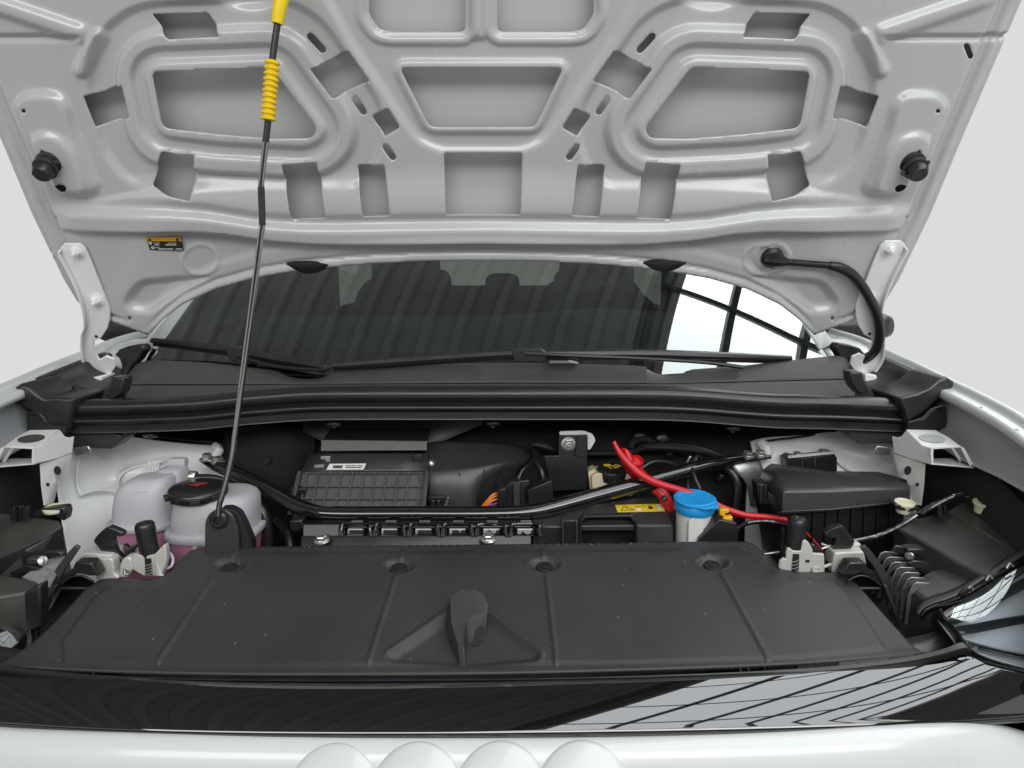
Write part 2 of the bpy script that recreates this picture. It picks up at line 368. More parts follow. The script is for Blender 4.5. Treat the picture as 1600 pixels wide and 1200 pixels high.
holesL = [A, WL, rnd([(237, 22), (325, 20), (348, 55), (267, 59)], 4), rnd([(134, 148), (160, 144), (178, 136), (196, 131), (208, 181), (180, 187), (153, 197)], 4),
          rnd([(257, 232), (282, 237), (308, 238), (304, 308), (270, 300), (240, 288)], 4), rnd([(443, 253), (497, 249), (513, 334), (460, 337)], 4),
          rnd([(559, 258), (602, 256), (612, 330), (570, 332)], 4), rnd([(487, 105), (512, 96), (545, 77), (579, 125), (550, 138), (522, 152)], 4), rnd([(581, 182), (607, 166), (626, 197), (602, 211)], 4),
          ]
def slot(a, b, r, n=5):
    a = np.array(a, float); b = np.array(b, float); t = (b - a) / np.linalg.norm(b - a); an = math.atan2(t[1], t[0]); q = []
    for k in range(n + 1): th = an - math.pi / 2 + math.pi * k / n; q.append((b[0] + r * math.cos(th), b[1] + r * math.sin(th)))
    for k in range(n + 1): th = an + math.pi / 2 + math.pi * k / n; q.append((a[0] + r * math.cos(th), a[1] + r * math.sin(th)))
    return q
def disc(c, r, n=12, e=1.0): return [(c[0] + r * math.cos(2 * math.pi * k / n), c[1] + e * r * math.sin(2 * math.pi * k / n)) for k in range(n)]
holesL += [slot((485, 57), (504, 78), 5.5), slot((555, 156), (568, 175), 5), slot((603, 227), (615, 243), 5), disc((48, 168), 3.2, 8), disc((90, 337), 3.2, 8), disc((107, 286), 10, 16, .72), disc((80, 229), 2.6, 8), disc((208, 491), 2.6, 8),
           slot((-2, 70), (-8, 86), 4.5)]
HOLES = holesL + [mx(h) for h in holesL] + [T, rnd([(694, 236), (816, 236), (813, 329), (698, 329)], 4)]
VP = rnd([(470, -300), (512, -10), (552, 62), (655, 213), (690, 229), (814, 229), (849, 213), (952, 62), (992, -10), (1034, -300)], 14)
PAD1 = rnd([(26, 160), (46, 142), (92, 140), (113, 156), (122, 196), (152, 270), (160, 288), (150, 302), (98, 300), (74, 252), (44, 196)], 16)
PAD2 = rnd([(54, 214), (74, 199), (104, 205), (126, 226), (140, 262), (148, 288), (140, 296), (100, 295), (82, 262)], 14)
TRI = rnd([(196, 466), (222, 432), (338, 425), (290, 452), (240, 484), (206, 482)], 14)
def hood_h(x, y):
    X = HC - np.abs(x - HC); h = np.zeros_like(x)
    dA = sdp(X, y, A0)
    fA = ss(0, 26, sdp(X, y, VP) - 2)                                   # ring fades into the centre panel
    low = ss(270, 300, y)
    h += ci(dA, [(-60, 6), (9, 6), (20, -3), (30, -3), (40, 5), (55, 5), (68, -9), (97, -9), (111, 0)]) * (fA * (1 - low) + ss(40, 30, dA) * (1 - fA * (1 - low)))
    dV = sdp(X, y, VP); h += 8 * ss(-4, 10, dV)
    dT = sdp(x, y, T); h += ci(dT, [(-40, 7), (5, 7), (16, 0)])
    dW = np.minimum(sdp(X, y, WL), 1e9); h += ci(dW, [(-40, -1), (4, -1), (10, 5), (16, 5), (24, 0)]) * ss(90, 70, y)
    h += 6 * ss(15, 4, np.abs(x - HC + 3)) * ss(66, 54, y)
    # lower band: rises towards the viewer, then the rolled stiffener
    ya = np.interp(X, [-200, 60, 200, 330, 450, 560, 752], [330, 322, 300, 268, 262, 257, 254])
    yt = np.interp(X, [-200, 60, 150, 270, 330, 400, 470, 540, 752], [314, 315, 316, 318, 324, 336, 341, 341, 338])
    yb = np.interp(X, [-200, 60, 180, 300, 360, 430, 500, 560, 752], [361, 361, 360, 359, 362, 373, 379, 379, 377])
    ramp = ss(0, 1, (y - ya) / np.maximum(yt - 14 - ya, 4)); h += 13 * ramp * ss(90, 300, X) + 13 * ramp * (1 - ss(90, 300, X)) * 0
    h -= 6 * ss(-14, 0, y - yt) * ss(200, 330, X)
    le = np.array(half[:8]); xe = np.interp(y, le[:, 1], le[:, 0]); ds = (X - xe) * 0.92; fe = ss(26, 70, ds)
    t = (y - yt) / (yb - yt); h += fe * ci(t, [(-.05, 0), (.36, 15), (.8, 15), (1.0, -1), (1.2, -1)]) - ci(t, [(.72, 0), (1.05, 1)]) * 6 * ss(200, 330, X)
    # rear lip
    re = np.array(half[9:] + [(HC, 401)]); yr = np.interp(X, re[:, 0], re[:, 1]); de = (yr - y)
    h += ci(de, [(-5, 6), (6, 6), (13, -2), (17, 3), (30, 3), (44, 0)]) * ss(230, 262, X)
    # hem along the side
    h += ci(ds, [(-5, -9), (9, -9), (11, -5), (19, -5), (22, -11), (27, -11), (40, 0)]) * ss(500, 484, y)
    # pads, recesses, beads
    h += 12 * ss(6, -9, sdp(X, y, PAD1)) + 8 * ss(5, -8, sdp(X, y, PAD2))
    h -= 13 * ss(3, -11, sdp(X, y, TRI))
    h += 2.2 * ss(4.5, 1.5, np.abs(np.hypot((X - 316), (y - 402) / .86) - 27))
    h += 9 * ss(20, 4, sds(X, y, (-110, -32), (136, 52))) * ss(150, 130, X) * fe
    h -= 7 * ss(50, 56, y) * ss(66, 56, y) * ss(140, 120, X)
    h += 9 * ss(17, 4, sds(X, y, (158, 56), (132, 106)))
    h -= 14 * ss(78, 50, np.hypot(X - 392, (y + 52) / .95)) 
    h += 3 * ss(4, 1, np.abs(np.hypot(X - 392, (y + 52) / .95) - 84)) * 0
    # harness grommet dish on the right
    h += 3.0 * ss(6, 1, np.abs(np.hypot(x - 1204, (y - 397) / .85) - 25))
    # long soft sag of the panel
    h += 6 * np.cos((X - HC) / 900 * math.pi) * 0
    return h
relief('inner_panel', OUT, HOLES, hood_h, HP0, HN, 3.2, 'hood', bonnet, 0.0012, coarse=lambda x, y: (y < -40) | (x < -60) | (x > 1660))
sk = [(x, y) for x, y in OUT]
relief('outer_skin', [(x + (x < 0) * -1, y) for x, y in sk], [], lambda x, y: -27 + 18 * ss(120, 0, -sdp(x, y, OUT)), HP0, HN, 16.0, 'skin', bonnet, 0.001)
for sgn, cxp in ((0, 90), (1, 1414)):
    c = H(cxp, 246, 26); b = lathe('bump_stop', c, HN + Vector((0, 0, -.35)), [(.019, -.004), (.0195, .004), (.016, .006), (.0165, .012), (.0185, .0125), (.0185, .018), (.0150, .019), (.0145, .030), (.012, .034), (.004, .0345)], 'rubber', bonnet, seg=20)
    ax = (HN + Vector((0, 0, -.35))).normalized()
    for a in (0.5, 3.6): box('grip_wing', c + ax * .015 + Vector((math.cos(a), 0, math.sin(a))) * .019, (.009, .006, .006), 'rubber', b, bevel=.001)
# black rubber bumpers on the rear lip
def lip_bumper(x0, x1, y0, y1):
    n = 14; rings = []
    for off, sc in ((2, 1.0), (10, .98), (14, .85), (15, .5)):
        r = []
        for i in range(n + 1):
            t = i / n; px = x0 + (x1 - x0) * t; r.append((px, y0 + (y1 - y0) * 4 * t * (1 - t) * 1.0 + 0))
        for i in range(n, -1, -1):
            t = i / n; px = x0 + (x1 - x0) * t; r.append((px, y0 - 2 + (-3) * 4 * t * (1 - t)))
        cx = sum(p[0] for p in r) / len(r); cy = sum(p[1] for p in r) / len(r)
        rings.append([H(cx + (p[0] - cx) * sc, cy + (p[1] - cy) * sc, off) for p in r])
    return loft('lip_bumper', rings, 'rubber', bonnet)
lip_bumper(449, 521, 409, 424); lip_bumper(1000, 1072, 407, 421)
# warning sticker on the bonnet
_hs = float(max(hood_h(np.array([233., 287., 292., 240., 262.]), np.array([364., 364., 385., 385., 375.])))) + .6
_H0 = H
def H(px, py, off=0.0): return PL(px, py, HP0, HN, (off + _hs) * .001)
st = prism('warning_sticker', [H(233, 364, -1.2), H(287, 364, -1.2), H(292, 385, -1.2), H(240, 385, -1.2)], HN * .0012, 'ink', bonnet, bevel=0)
prism('sticker_band', [H(233, 364, .05), H(287, 364, .05), H(289, 371, .05), H(235.5, 371, .05)], HN * .0004, 'labelo', st, bevel=0)
prism('sticker_triangle', [H(237.5, 370.5, .5), H(243, 370.5, .5), H(238.5, 365.2, .5)], HN * .0002, 'ink', st, bevel=0)
prism('sticker_symbol', [H(280, 370.5, .5), H(285.5, 370.5, .5), H(284, 365.5, .5), H(281, 366, .5)], HN * .0002, 'ink', st, bevel=0)
hx, hy = Vector((1, 0, 0)), (H(233, 364) - H(240, 385)).normalized()
for s, px, py, sz in (('R 744', 250.5, 374, .0042), ('0.410 kg', 274, 374, .0042), ('PAG', 252, 381, .0042)):
    text(s, H(px, py, .3), hx, hy, sz, 'paper', st)
for a, b, y in ((264, 281, 376.6), (247, 254, 376.6), (253, 276, 383), (280, 290, 383)):
    prism('print_line', [H(a, y - .5, .1), H(b, y - .5, .1), H(b, y + .5, .1), H(a, y + .5, .1)], HN * .0003, 'paper', st, bevel=0)
for c in ((240.5, 374), (244.5, 381)):
    lathe('print_symbol', H(*c, .1), HN, [(.0028, 0), (.0028, .0003), (.0014, .0003), (.0014, 0)], 'paper', st, seg=12, caps=False)

H = _H0
# ------------------------------------------------------------------ front cover (radiator panel)
CA = P(735, 1050, .78); CB = P(735, 853, 1.04); e = (CB - CA); e.x = 0; e.normalize(); CN = Vector((0, -e.z, e.y)); CP = CA
def C(px, py, off=0.0): return PL(px, py, CP, CN, off * .001)
cover = thing('radiator_cover', 'wide grained black plastic cover across the front of the engine bay', 'cover')
CO = [(-8, 1039), (26, 1017), (52, 999), (80, 974), (106, 947), (134, 917), (152, 905), (172, 901), (232, 904), (252, 899), (268, 889), (284, 870), (296, 859), (312, 853), (500, 850), (800, 847), (1100, 844), (1168, 844), (1182, 851), (1208, 878), (1226, 888), (1250, 892), (1306, 892), (1324, 898), (1340, 911), (1380, 955), (1422, 1001), (1444, 1020),
      (1250, 1036), (1000, 1046), (730, 1052), (400, 1053), (150, 1047)]
CI = [(96, 1000), (150, 930), (172, 915), (240, 914), (266, 905), (300, 875), (326, 864), (800, 860), (1150, 857), (1170, 864), (1204, 894), (1228, 904), (1296, 905), (1314, 914), (1350, 960), (1384, 1012), (1250, 1025), (1000, 1034), (730, 1039), (400, 1040), (180, 1036), (100, 1030)]
DISH = [(358, 884), (623, 884), (851, 882), (1113, 880)]
POCK = rnd([(601, 1026), (700, 958), (762, 957), (846, 1020), (842, 1034), (735, 1043), (612, 1036)], 8)
RIBS = [((333, 903), (246, 1034)), ((618, 902), (576, 1035)), ((629, 860), (626, 872)), ((854, 900), (869, 1036)), ((848, 858), (849, 870)), ((1128, 898), (1200, 1028)), ((1098, 858), (1106, 868)), ((372, 860), (362, 870))]
def cov_h(x, y):
    h = 3.2 * ss(4, -4, sdp(x, y, CI)) - 3
    for a, b in RIBS: h += 2.6 * ss(5.0, 1.2, sds(x, y, a, b))
    for a, b in DISH:
        d = np.hypot((x - a) / 27, (y - b) / 11); h = h + 1.0 * ss(1.25, 1.02, d) - 7 * ss(1.02, .62, d)
    yf = np.interp(x, [4, 150, 400, 730, 1000, 1250, 1444], [1036, 1047, 1053, 1052, 1046, 1036, 1020])
    h += ci(yf - y, [(-3, 2.0), (5, 2.0), (15, 0)])
    dp = sdp(x, y, POCK); h += -7 * ss(2, -12, dp) + 2.4 * ss(7, 1.5, np.abs(dp - 2)) * ss(1040, 1015, y)
    h += 1.2 * ss(4, 1, np.abs(np.hypot((x - 715) / 1.9, (y - 985)) - 55)) * ss(-6, -12, dp) * ss(700, 690, x)
    h += .9 * np.sin(x / 190 + 1) * np.sin(y / 60)
    return h
relief('panel', CO, [], cov_h, CP, CN, 2.5, 'cover', cover, 0.003)
# rubber strip under the cover's front edge
fr = [(-60, 1012), (4, 1034), (150, 1049), (400, 1056), (730, 1055), (1000, 1049), (1250, 1039), (1400, 1024), (1470, 1008), (1500, 996), (1514, 1003), (1518, 1013)]
fb = [(-60, 1030), (4, 1046), (150, 1060), (400, 1067), (730, 1068), (1000, 1063), (1250, 1051), (1400, 1036), (1470, 1022), (1505, 1012), (1518, 1014), (1520, 1016)]
strip_o = patch('front_strip', [[C(x, y - 30, -6.5) for x, y in fr], [C(x, y - 7, -6.5) for x, y in fr], [C(x, y, -10) for x, y in fr], [P(x, (y + y2) / 2, .776) for (x, y), (_, y2) in zip(fr, fb)], [P(x, y, .772) for x, y in fb], [P(x, y, .772) - Vector((0, -.004, .012)) for x, y in fb]], 'plast', cover, nu=3, nv=1, solid=.002)
tube('front_lip', [C(x, y - 1.5, -1.5) for x, y in ((-8, 1039), (60, 1043), (150, 1047.5), (270, 1051), (400, 1053), (560, 1053), (730, 1052), (870, 1049.5), (1000, 1046), (1130, 1041.5), (1250, 1036), (1350, 1029), (1444, 1020))], .0026, 'cover', cover, n=5, res=10)
for i, (a, b) in enumerate(DISH):
    c = C(a, b, -9.5); k = lathe('retaining_clip', c, CN, [(.0125, 0), (.0128, .004), (.0118, .0065), (.0095, .0068), (.009, .0055), (.0058, .0055), (.0055, .0068), (.002, .007)], 'plast', cover, seg=22)
# pull handle in the pocket
hd = [(698, 962), (706, 951), (722, 944), (746, 942), (757, 948), (762, 958), (761, 966)]
lo = [(700, 972), (706, 1000), (712, 1020), (719, 1036), (726, 1044)]
top = [C(x, y, z) for x, y, z in ((704, 953, 22), (720, 947, 27), (744, 946, 27), (757, 952, 24), (763, 962, 18), (762, 970, 14), (740, 978, 18), (729, 988, 18), (726, 1012, 14), (725, 1022, 10), (716, 1018, 10), (706, 990, 16))]
cc = sum(top, Vector()) / len(top)
base = [C(x, y, -9) for x, y in ((694, 968), (712, 955), (748, 952), (762, 960), (764, 972), (757, 992), (742, 1004), (731, 1008), (729, 1030), (727, 1044), (719, 1040), (702, 1005))]
mid = [b.lerp(t, .72) for b, t in zip(base, top)]
hnd = loft('pull_handle', [base, mid, top, [cc.lerp(t, .8) - CN * .0006 for t in top]], 'cover', cover, bevel=.0011)
prism('finger_hole', [C(x, y, z) for x, y, z in ((731, 1004, -3), (735, 992, 5), (752, 983, 6), (758, 988, 1), (749, 1003, -5))], (0, .004, 0), 'matte', hnd, bevel=0)

# ------------------------------------------------------------------ car body: nose, wings, pillars
body = thing('car_body', 'white car body around the engine bay, with gloss black nose trim', 'car')
xs = [-200, -60, 0, 200, 400, 735, 1000, 1250, 1400, 1480, 1522, 1560, 1620, 1720]
yt = [1000, 1030, 1047, 1060, 1067, 1068, 1063, 1051, 1036, 1022, 1016, 1032, 1050, 1075]
yb = [1110, 1128, 1137, 1142, 1147, 1150, 1147, 1140, 1131, 1128, 1128, 1132, 1150, 1190]
Yt = [.80, .785, .777, .770, .768, .767, .768, .770, .774, .780, .785, .79, .80, .82]
nx = np.linspace(-220, 1740, 99)
pt = np.polyval(np.polyfit([-200, 0, 200, 400, 735, 1000, 1250, 1400, 1480, 1600, 1720], [1005, 1045, 1060, 1067, 1069, 1063, 1050, 1037, 1026, 1004, 976], 4), nx)
pb = np.polyval(np.polyfit([-200, 0, 400, 735, 1000, 1250, 1500, 1720], [1114, 1137, 1149, 1152, 1149, 1143, 1131, 1116], 4), nx)
pY = .766 + .034 * np.abs((nx - 735) / 900) ** 3.2
Tn = [P(x, y, Y) for x, y, Y in zip(nx, pt, pY)]; Bn = [P(x, b - 10, Y - .046) for x, b, Y in zip(nx, pb, pY)]
cut = np.interp(nx, [1480, 1505, 1518, 1545, 1595, 1690, 1760], [0, 1010, 1026, 1040, 1054, 1075, 1085])        # the headlamp opening
u0_ = np.clip((cut - pt) / (pb - 10 - pt), 0, .95)
nose = lambda a_, b_, u_: a_.lerp(b_, u_) + Vector((0, -.5, .86)) * (.0030 * 4 * u_ * (1 - u_))
rows = [[nose(a_, b_, w_) + Vector((0, .02, -.004)) for a_, b_, w_ in zip(Tn, Bn, u0_)], [nose(a_, b_, w_) + Vector((0, .004, .0)) for a_, b_, w_ in zip(Tn, Bn, u0_)]]
for k in range(21): rows.append([nose(a_, b_, w_ + (1 - w_) * k / 20) for a_, b_, w_ in zip(Tn, Bn, u0_)])
for dy, dz in ((-.002, -.002), (-.0028, -.006), (-.001, -.010), (.006, -.013), (.02, -.015)): rows.append([p + Vector((0, dy, dz)) for p in Bn])
patch('nose_trim', rows, 'gloss', body, nu=1, nv=1, solid=.002, angle=80)
w0 = [(x, b - 2, Y - .036) for x, b, Y in zip(xs, yb, Yt)]
w1 = [(x, b + 3, Y - .052) for x, b, Y in zip(xs, yb, Yt)]
w2 = [(x, b + 28, Y - .066) for x, b, Y in zip(xs, yb, Yt)]
w3 = [(x, b + 80, Y - .080) for x, b, Y in zip(xs, yb, Yt)]
w4 = [(x, b + 220, Y - .105) for x, b, Y in zip(xs, yb, Yt)]
w5 = [(x, b + 500, Y - .12) for x, b, Y in zip(xs, yb, Yt)]
patch('front_bumper', [w0, w1, w2, w3, w4, w5], 'white', body, nu=5, nv=5, bs=True, solid=.003)
for i, (cx, cy) in enumerate(((523, 1232), (653, 1230), (783, 1229), (911, 1228))):
    c = P(cx, cy + 8, .690); ax = Vector((0, -.80, .60))
    lathe('emblem_dome', c + ax * .009, ax, [(.0500, -.03), (.0500, .003), (.0492, .0055), (.0465, .0078), (.041, .0098), (.032, .0115), (.021, .0127), (.010, .0133), (.002, .0135)], 'white', body, seg=64, angle=80)
# wings (front fenders), built in metres and mirrored
ST = [(1.95, .835, 1.195), (1.60, .822, 1.192), (1.42, .805, 1.181), (1.30, .803, 1.170), (1.2, .802, 1.158), (1.1, .801, 1.147), (1.0, .795, 1.133), (.90, .787, 1.105), (.80, .765, 1.06), (.72, .72, .99)]
SEC = [(.12, -.40), (.125, -.18), (.10, -.085), (.055, -.032), (.012, -.005), (0, 0), (-.006, -.003), (-.008, -.010), (-.014, -.013), (-.026, -.015), (-.027, -.028)]
for s in (-1, 1):
    rows = [[Vector((s * (x + dx), y, z + dz)) for dx, dz in SEC] for y, x, z in ST]
    patch('wing', rows, 'white', body, nu=2, nv=3, solid=.0015, angle=70)
    # inner wall of the wing with shade put into its grey, then the dark liner below it
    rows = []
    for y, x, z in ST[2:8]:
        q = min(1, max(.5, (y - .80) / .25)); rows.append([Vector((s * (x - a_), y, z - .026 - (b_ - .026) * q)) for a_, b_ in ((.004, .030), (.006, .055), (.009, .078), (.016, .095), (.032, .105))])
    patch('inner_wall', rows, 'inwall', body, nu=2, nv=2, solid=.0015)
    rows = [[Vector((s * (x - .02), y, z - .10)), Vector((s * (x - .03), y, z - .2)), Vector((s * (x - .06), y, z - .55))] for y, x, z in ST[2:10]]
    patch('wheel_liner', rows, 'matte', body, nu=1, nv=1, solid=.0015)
    # bolt tabs on the gutter
    for y in (.99, 1.08):
        i = max(k for k in range(len(ST)) if ST[k][0] >= y); t = (ST[i][0] - y) / (ST[i][0] - ST[i + 1][0]) if i + 1 < len(ST) else 0
        x = ST[i][1] * (1 - t) + ST[i + 1][1] * t; z = ST[i][2] * (1 - t) + ST[i + 1][2] * t
        b = bolt((s * (x - .019), y, z - .0150), (0, 0, 1), .0042, M['bay'], body, 'wing_bolt', stud=False)
    # windscreen pillar
    A0_, A1_ = Vector((s * .70, 1.47, 1.168)), Vector((s * .615, 2.2, 1.60))
    pil = []
    for t in (0, .25, .5, .75, 1):
        c = A0_.lerp(A1_, t); pil.append([c + Vector((s * a, b, d)) for a, b, d in ((-.012, 0, .004), (.006, .004, .012), (.02, .01, .014), (.05, .03, -.004), (.07, .08, -.05))])
    patch('windscreen_pillar', pil, 'white', body, nu=2, nv=2, solid=.002)
    tr = []
    for t in (0, .5, 1):
        c = A0_.lerp(A1_, t); tr.append([c + Vector((s * a, b, d)) for a, b, d in ((-.012, 0, .003), (-.035, 0, -.004), (-.04, 0.01, -.02))])
    patch('pillar_trim', tr, 'plast', body, nu=2, nv=2, solid=.002)
    # scuttle corner: white panel between wing, pillar and hinge
    patch('scuttle_corner', [[Vector((s * .80, 1.60, 1.186)), Vector((s * .74, 1.60, 1.19)), Vector((s * .705, 1.56, 1.20))],
                             [Vector((s * .795, 1.48, 1.178)), Vector((s * .75, 1.47, 1.168)), Vector((s * .705, 1.465, 1.165))],
                             [Vector((s * .775, 1.44, 1.155)), Vector((s * .745, 1.43, 1.135)), Vector((s * .71, 1.43, 1.12))]], 'white', body, nu=3, nv=3, solid=.0015)
    mh = thing('door_mirror', 'dark door mirror housing glimpsed under the %s bonnet corner' % ('left' if s < 0 else 'right'), 'mirror', 'door mirrors')
    c = Vector((s * .895, 1.76, 1.195))
    lathe('mirror_shell', c, (s, 0, 0), [(.012, -.11), (.028, -.10), (.036, -.06), (.040, 0), (.038, .06), (.025, .09), (.005, .10)], 'plast', mh, seg=20)
    tube('mirror_arm', [Vector((s * .84, 1.74, 1.17)), Vector((s * .87, 1.75, 1.165)), c - Vector((0, 0, .02))], .016, 'plast', mh, n=3)
# windscreen
def ws(x, t):
    y0 = 1.355 + .11 * (x / .69) ** 2; z0 = 1.148 + .022 * (x / .69) ** 2
    return Vector((x * (1 - .11 * t), y0 + .80 * t, z0 + .445 * t + .03 * math.sin(math.pi * t) * .6))
rows = [[ws(x, t) for x in (-.69, -.55, -.35, -.15, 0, .15, .35, .55, .69)] for t in (-.03, .12, .3, .5, .75, 1)]
patch('windscreen', rows, 'glass', body, nu=5, nv=5, bs=True)
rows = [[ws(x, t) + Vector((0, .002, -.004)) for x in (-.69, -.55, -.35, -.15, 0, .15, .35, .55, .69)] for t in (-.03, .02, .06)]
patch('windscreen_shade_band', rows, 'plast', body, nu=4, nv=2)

# ------------------------------------------------------------------ scuttle panel, seal, boots
scuttle = thing('scuttle_cover', 'dark grained plastic scuttle cover below the windscreen with two scalloped notches', 'cover')
cx_ = [196, 214, 250, 330, 425, 440, 455, 480, 505, 520, 560, 640, 800, 990, 1008, 1022, 1045, 1066, 1082, 1140, 1200, 1300, 1322, 1336]
cy_ = [590, 568, 563, 567, 578, 583, 589, 592, 589, 581, 574, 569, 567, 571, 575, 582, 586, 583, 577, 573, 567, 556, 558, 582]
cyl = np.interp(cx_, [190, 480, 800, 1040, 1340], [601, 600, 598, 599, 592])
cyf = np.interp(cx_, [196, 300, 400, 480, 600, 1000, 1100, 1200, 1340], [628, 626, 617, 611, 609, 609, 613, 622, 624])
cY = [1.36 + .05 * ((x - 770) / 570) ** 2 for x in cx_]
rw = [[P(x, y + 3, Y + .02) - Vector((0, 0, .02)) for x, y, Y in zip(cx_, cy_, cY)], [(x, y, Y) for x, y, Y in zip(cx_, cy_, cY)],
      [(x, y * .45 + l * .55, Y - .035) for x, y, l, Y in zip(cx_, cy_, cyl, cY)], [(x, l - .8, Y - .060) for x, l, Y in zip(cx_, cyl, cY)]]
patch('upper_strip', rw, 'cowl', scuttle, nu=2, nv=3, solid=.002)
rw = [[P(x, l - .8, Y - .058) - Vector((0, 0, .004)) for x, l, Y in zip(cx_, cyl, cY)], [P(x, l + 1.2, Y - .064) for x, l, Y in zip(cx_, cyl, cY)], [P(x, l * .5 + f * .5, Y - .085) for x, l, f, Y in zip(cx_, cyl, cyf, cY)], [P(x, f + 5, Y - .12) for x, f, Y in zip(cx_, cyf, cY)]]
patch('lower_strip', rw, 'cowl', scuttle, nu=2, nv=2, solid=.002)
def end_clip(pts, Y): slab('end_clip', pts, Y, .03, 'plast', scuttle, bevel=.003)
end_clip([(172, 590), (193, 589), (194, 600), (190, 615), (178, 624), (160, 626), (168, 615), (173, 604)], 1.235)
end_clip([(1328, 581), (1348, 581), (1351, 596), (1360, 612), (1344, 617), (1334, 606), (1329, 594)], 1.235)

seal = thing('bonnet_seal', 'long black rubber seal running across the rear of the engine bay', 'seal')
sx_ = [92, 140, 200, 300, 360, 420, 480, 560, 650, 800, 950, 1040, 1100, 1160, 1220, 1300, 1380, 1428]
sy_ = [628, 627, 626, 622, 616, 611, 607, 606, 606, 606, 606, 607, 610, 615, 619, 621, 624, 626]
prof = [(45, -6), (22, 0), (8, 0), (0, -4), (-4, -11), (-3, -19), (2, -25), (4, -28), (-3, -30), (-7, -33), (-6, -38), (-1, -41), (0, -44), (0, -54), (2, -57), (30, -58)]
rows = [[P(x, y, 1.20) + Vector((0, a * .001, b * .001)) for x, y in zip(sx_, sy_)] for a, b in prof]
patch('seal_strip', rows, 'rubber', seal, nu=4, nv=2, solid=.0015, angle=80)
rows = [[P(x, y, 1.20) + Vector((0, a * .001, b * .001)) for x, y in zip(sx_, sy_)] for a, b in ((12, -50), (6, -58), (6, -66), (30, -68))]
for px in (770, 1147, 230, 520):
    y = np.interp(px, sx_, sy_); c = P(px, y, 1.20) + Vector((0, -.002, -.062)); lathe('seal_clip', c, (0, -.4, -1), [(.010, 0), (.009, .003), (.003, .005), (.002, .008)], 'plast', seal, seg=12, sx=1.3)
def boot(lbl, pts, mid, low):
    t = thing('rubber_boot', lbl, 'boot', 'rubber corner boots')
    f = Q(pts, 1.175); c = sum(f, Vector()) / len(f)
    rings = [[p + Vector((0, .10, 0)) for p in f], [p + Vector((0, .012, 0)) for p in f], [c.lerp(p, .9) + Vector((0, .006, 0)) for p in f]]
    loft('boot_body', rings, 'plast', t, bevel=.004, seg=3)
    slab('boot_flap', low, 1.182, .03, 'plast', t, bevel=.002)
    tube('boot_seam', Q(mid, 1.168), .0018, 'plast', t, n=2)
boot('black rubber boot with horn at the left end of the seal', [(4, 631), (9, 620), (17, 606), (27, 600), (39, 604), (54, 617), (66, 624), (90, 622), (113, 625), (106, 650), (104, 672), (76, 668), (54, 654), (42, 642), (22, 633)], [(42, 646), (62, 646), (72, 657), (100, 657)], [(40, 648), (62, 648), (72, 658), (103, 658), (104, 678), (60, 680), (42, 682)])
boot('black rubber boot with horn at the right end of the seal', [(1405, 623), (1436, 615), (1455, 606), (1471, 593), (1484, 589), (1496, 597), (1504, 611), (1492, 616), (1476, 618), (1464, 631), (1444, 649), (1420, 663), (1416, 645)], [(1420, 660), (1442, 653), (1454, 640), (1474, 634)], [(1418, 660), (1443, 654), (1455, 641), (1478, 636), (1482, 668), (1440, 676), (1420, 686)])
# moulded blocks hanging under both seal ends
eb = slab('seal_end_block', [(90, 672), (172, 674), (190, 681), (190, 688), (174, 702), (120, 700), (92, 700)], 1.215, .05, 'plast2', None, bevel=.002); tag(eb, 'black moulded block under the left end of the seal', 'block', 'seal end blocks')
eb = slab('seal_end_block', [(1326, 668), (1344, 664), (1420, 662), (1420, 700), (1392, 692), (1344, 694), (1326, 682)], 1.215, .05, 'plast2', None, bevel=.002); tag(eb, 'black moulded block under the right end of the seal', 'block', 'seal end blocks')

# dark plastic gutters behind the boots
for s, lb in ((-1, 'left'), (1, 'right')):
    rows = [[Vector((s * .790, y, z - .007)), Vector((s * .775, y, z - .0125)), Vector((s * .768, y, z - .026)), Vector((s * .745, y, z - .040)), Vector((s * .705, y, z - .050)), Vector((s * .675, y, z - .085))] for y, z in ((1.46, 1.178), (1.40, 1.176), (1.32, 1.169), (1.27, 1.164), (1.235, 1.160))]
    g = patch('wing_gutter', rows, 'plast', None, nu=2, nv=2, solid=.002); tag(g, 'dark plastic gutter trim between seal and %s wing' % lb, 'trim', 'wing gutter trims')
    c = Vector((s * .742, 1.28, 1.127)); k = lathe('gutter_clip', c, (-s * .3, 0, 1), [(.012, 0), (.0115, .003), (.007, .0045), (.002, .005)], 'plast', g, seg=16)

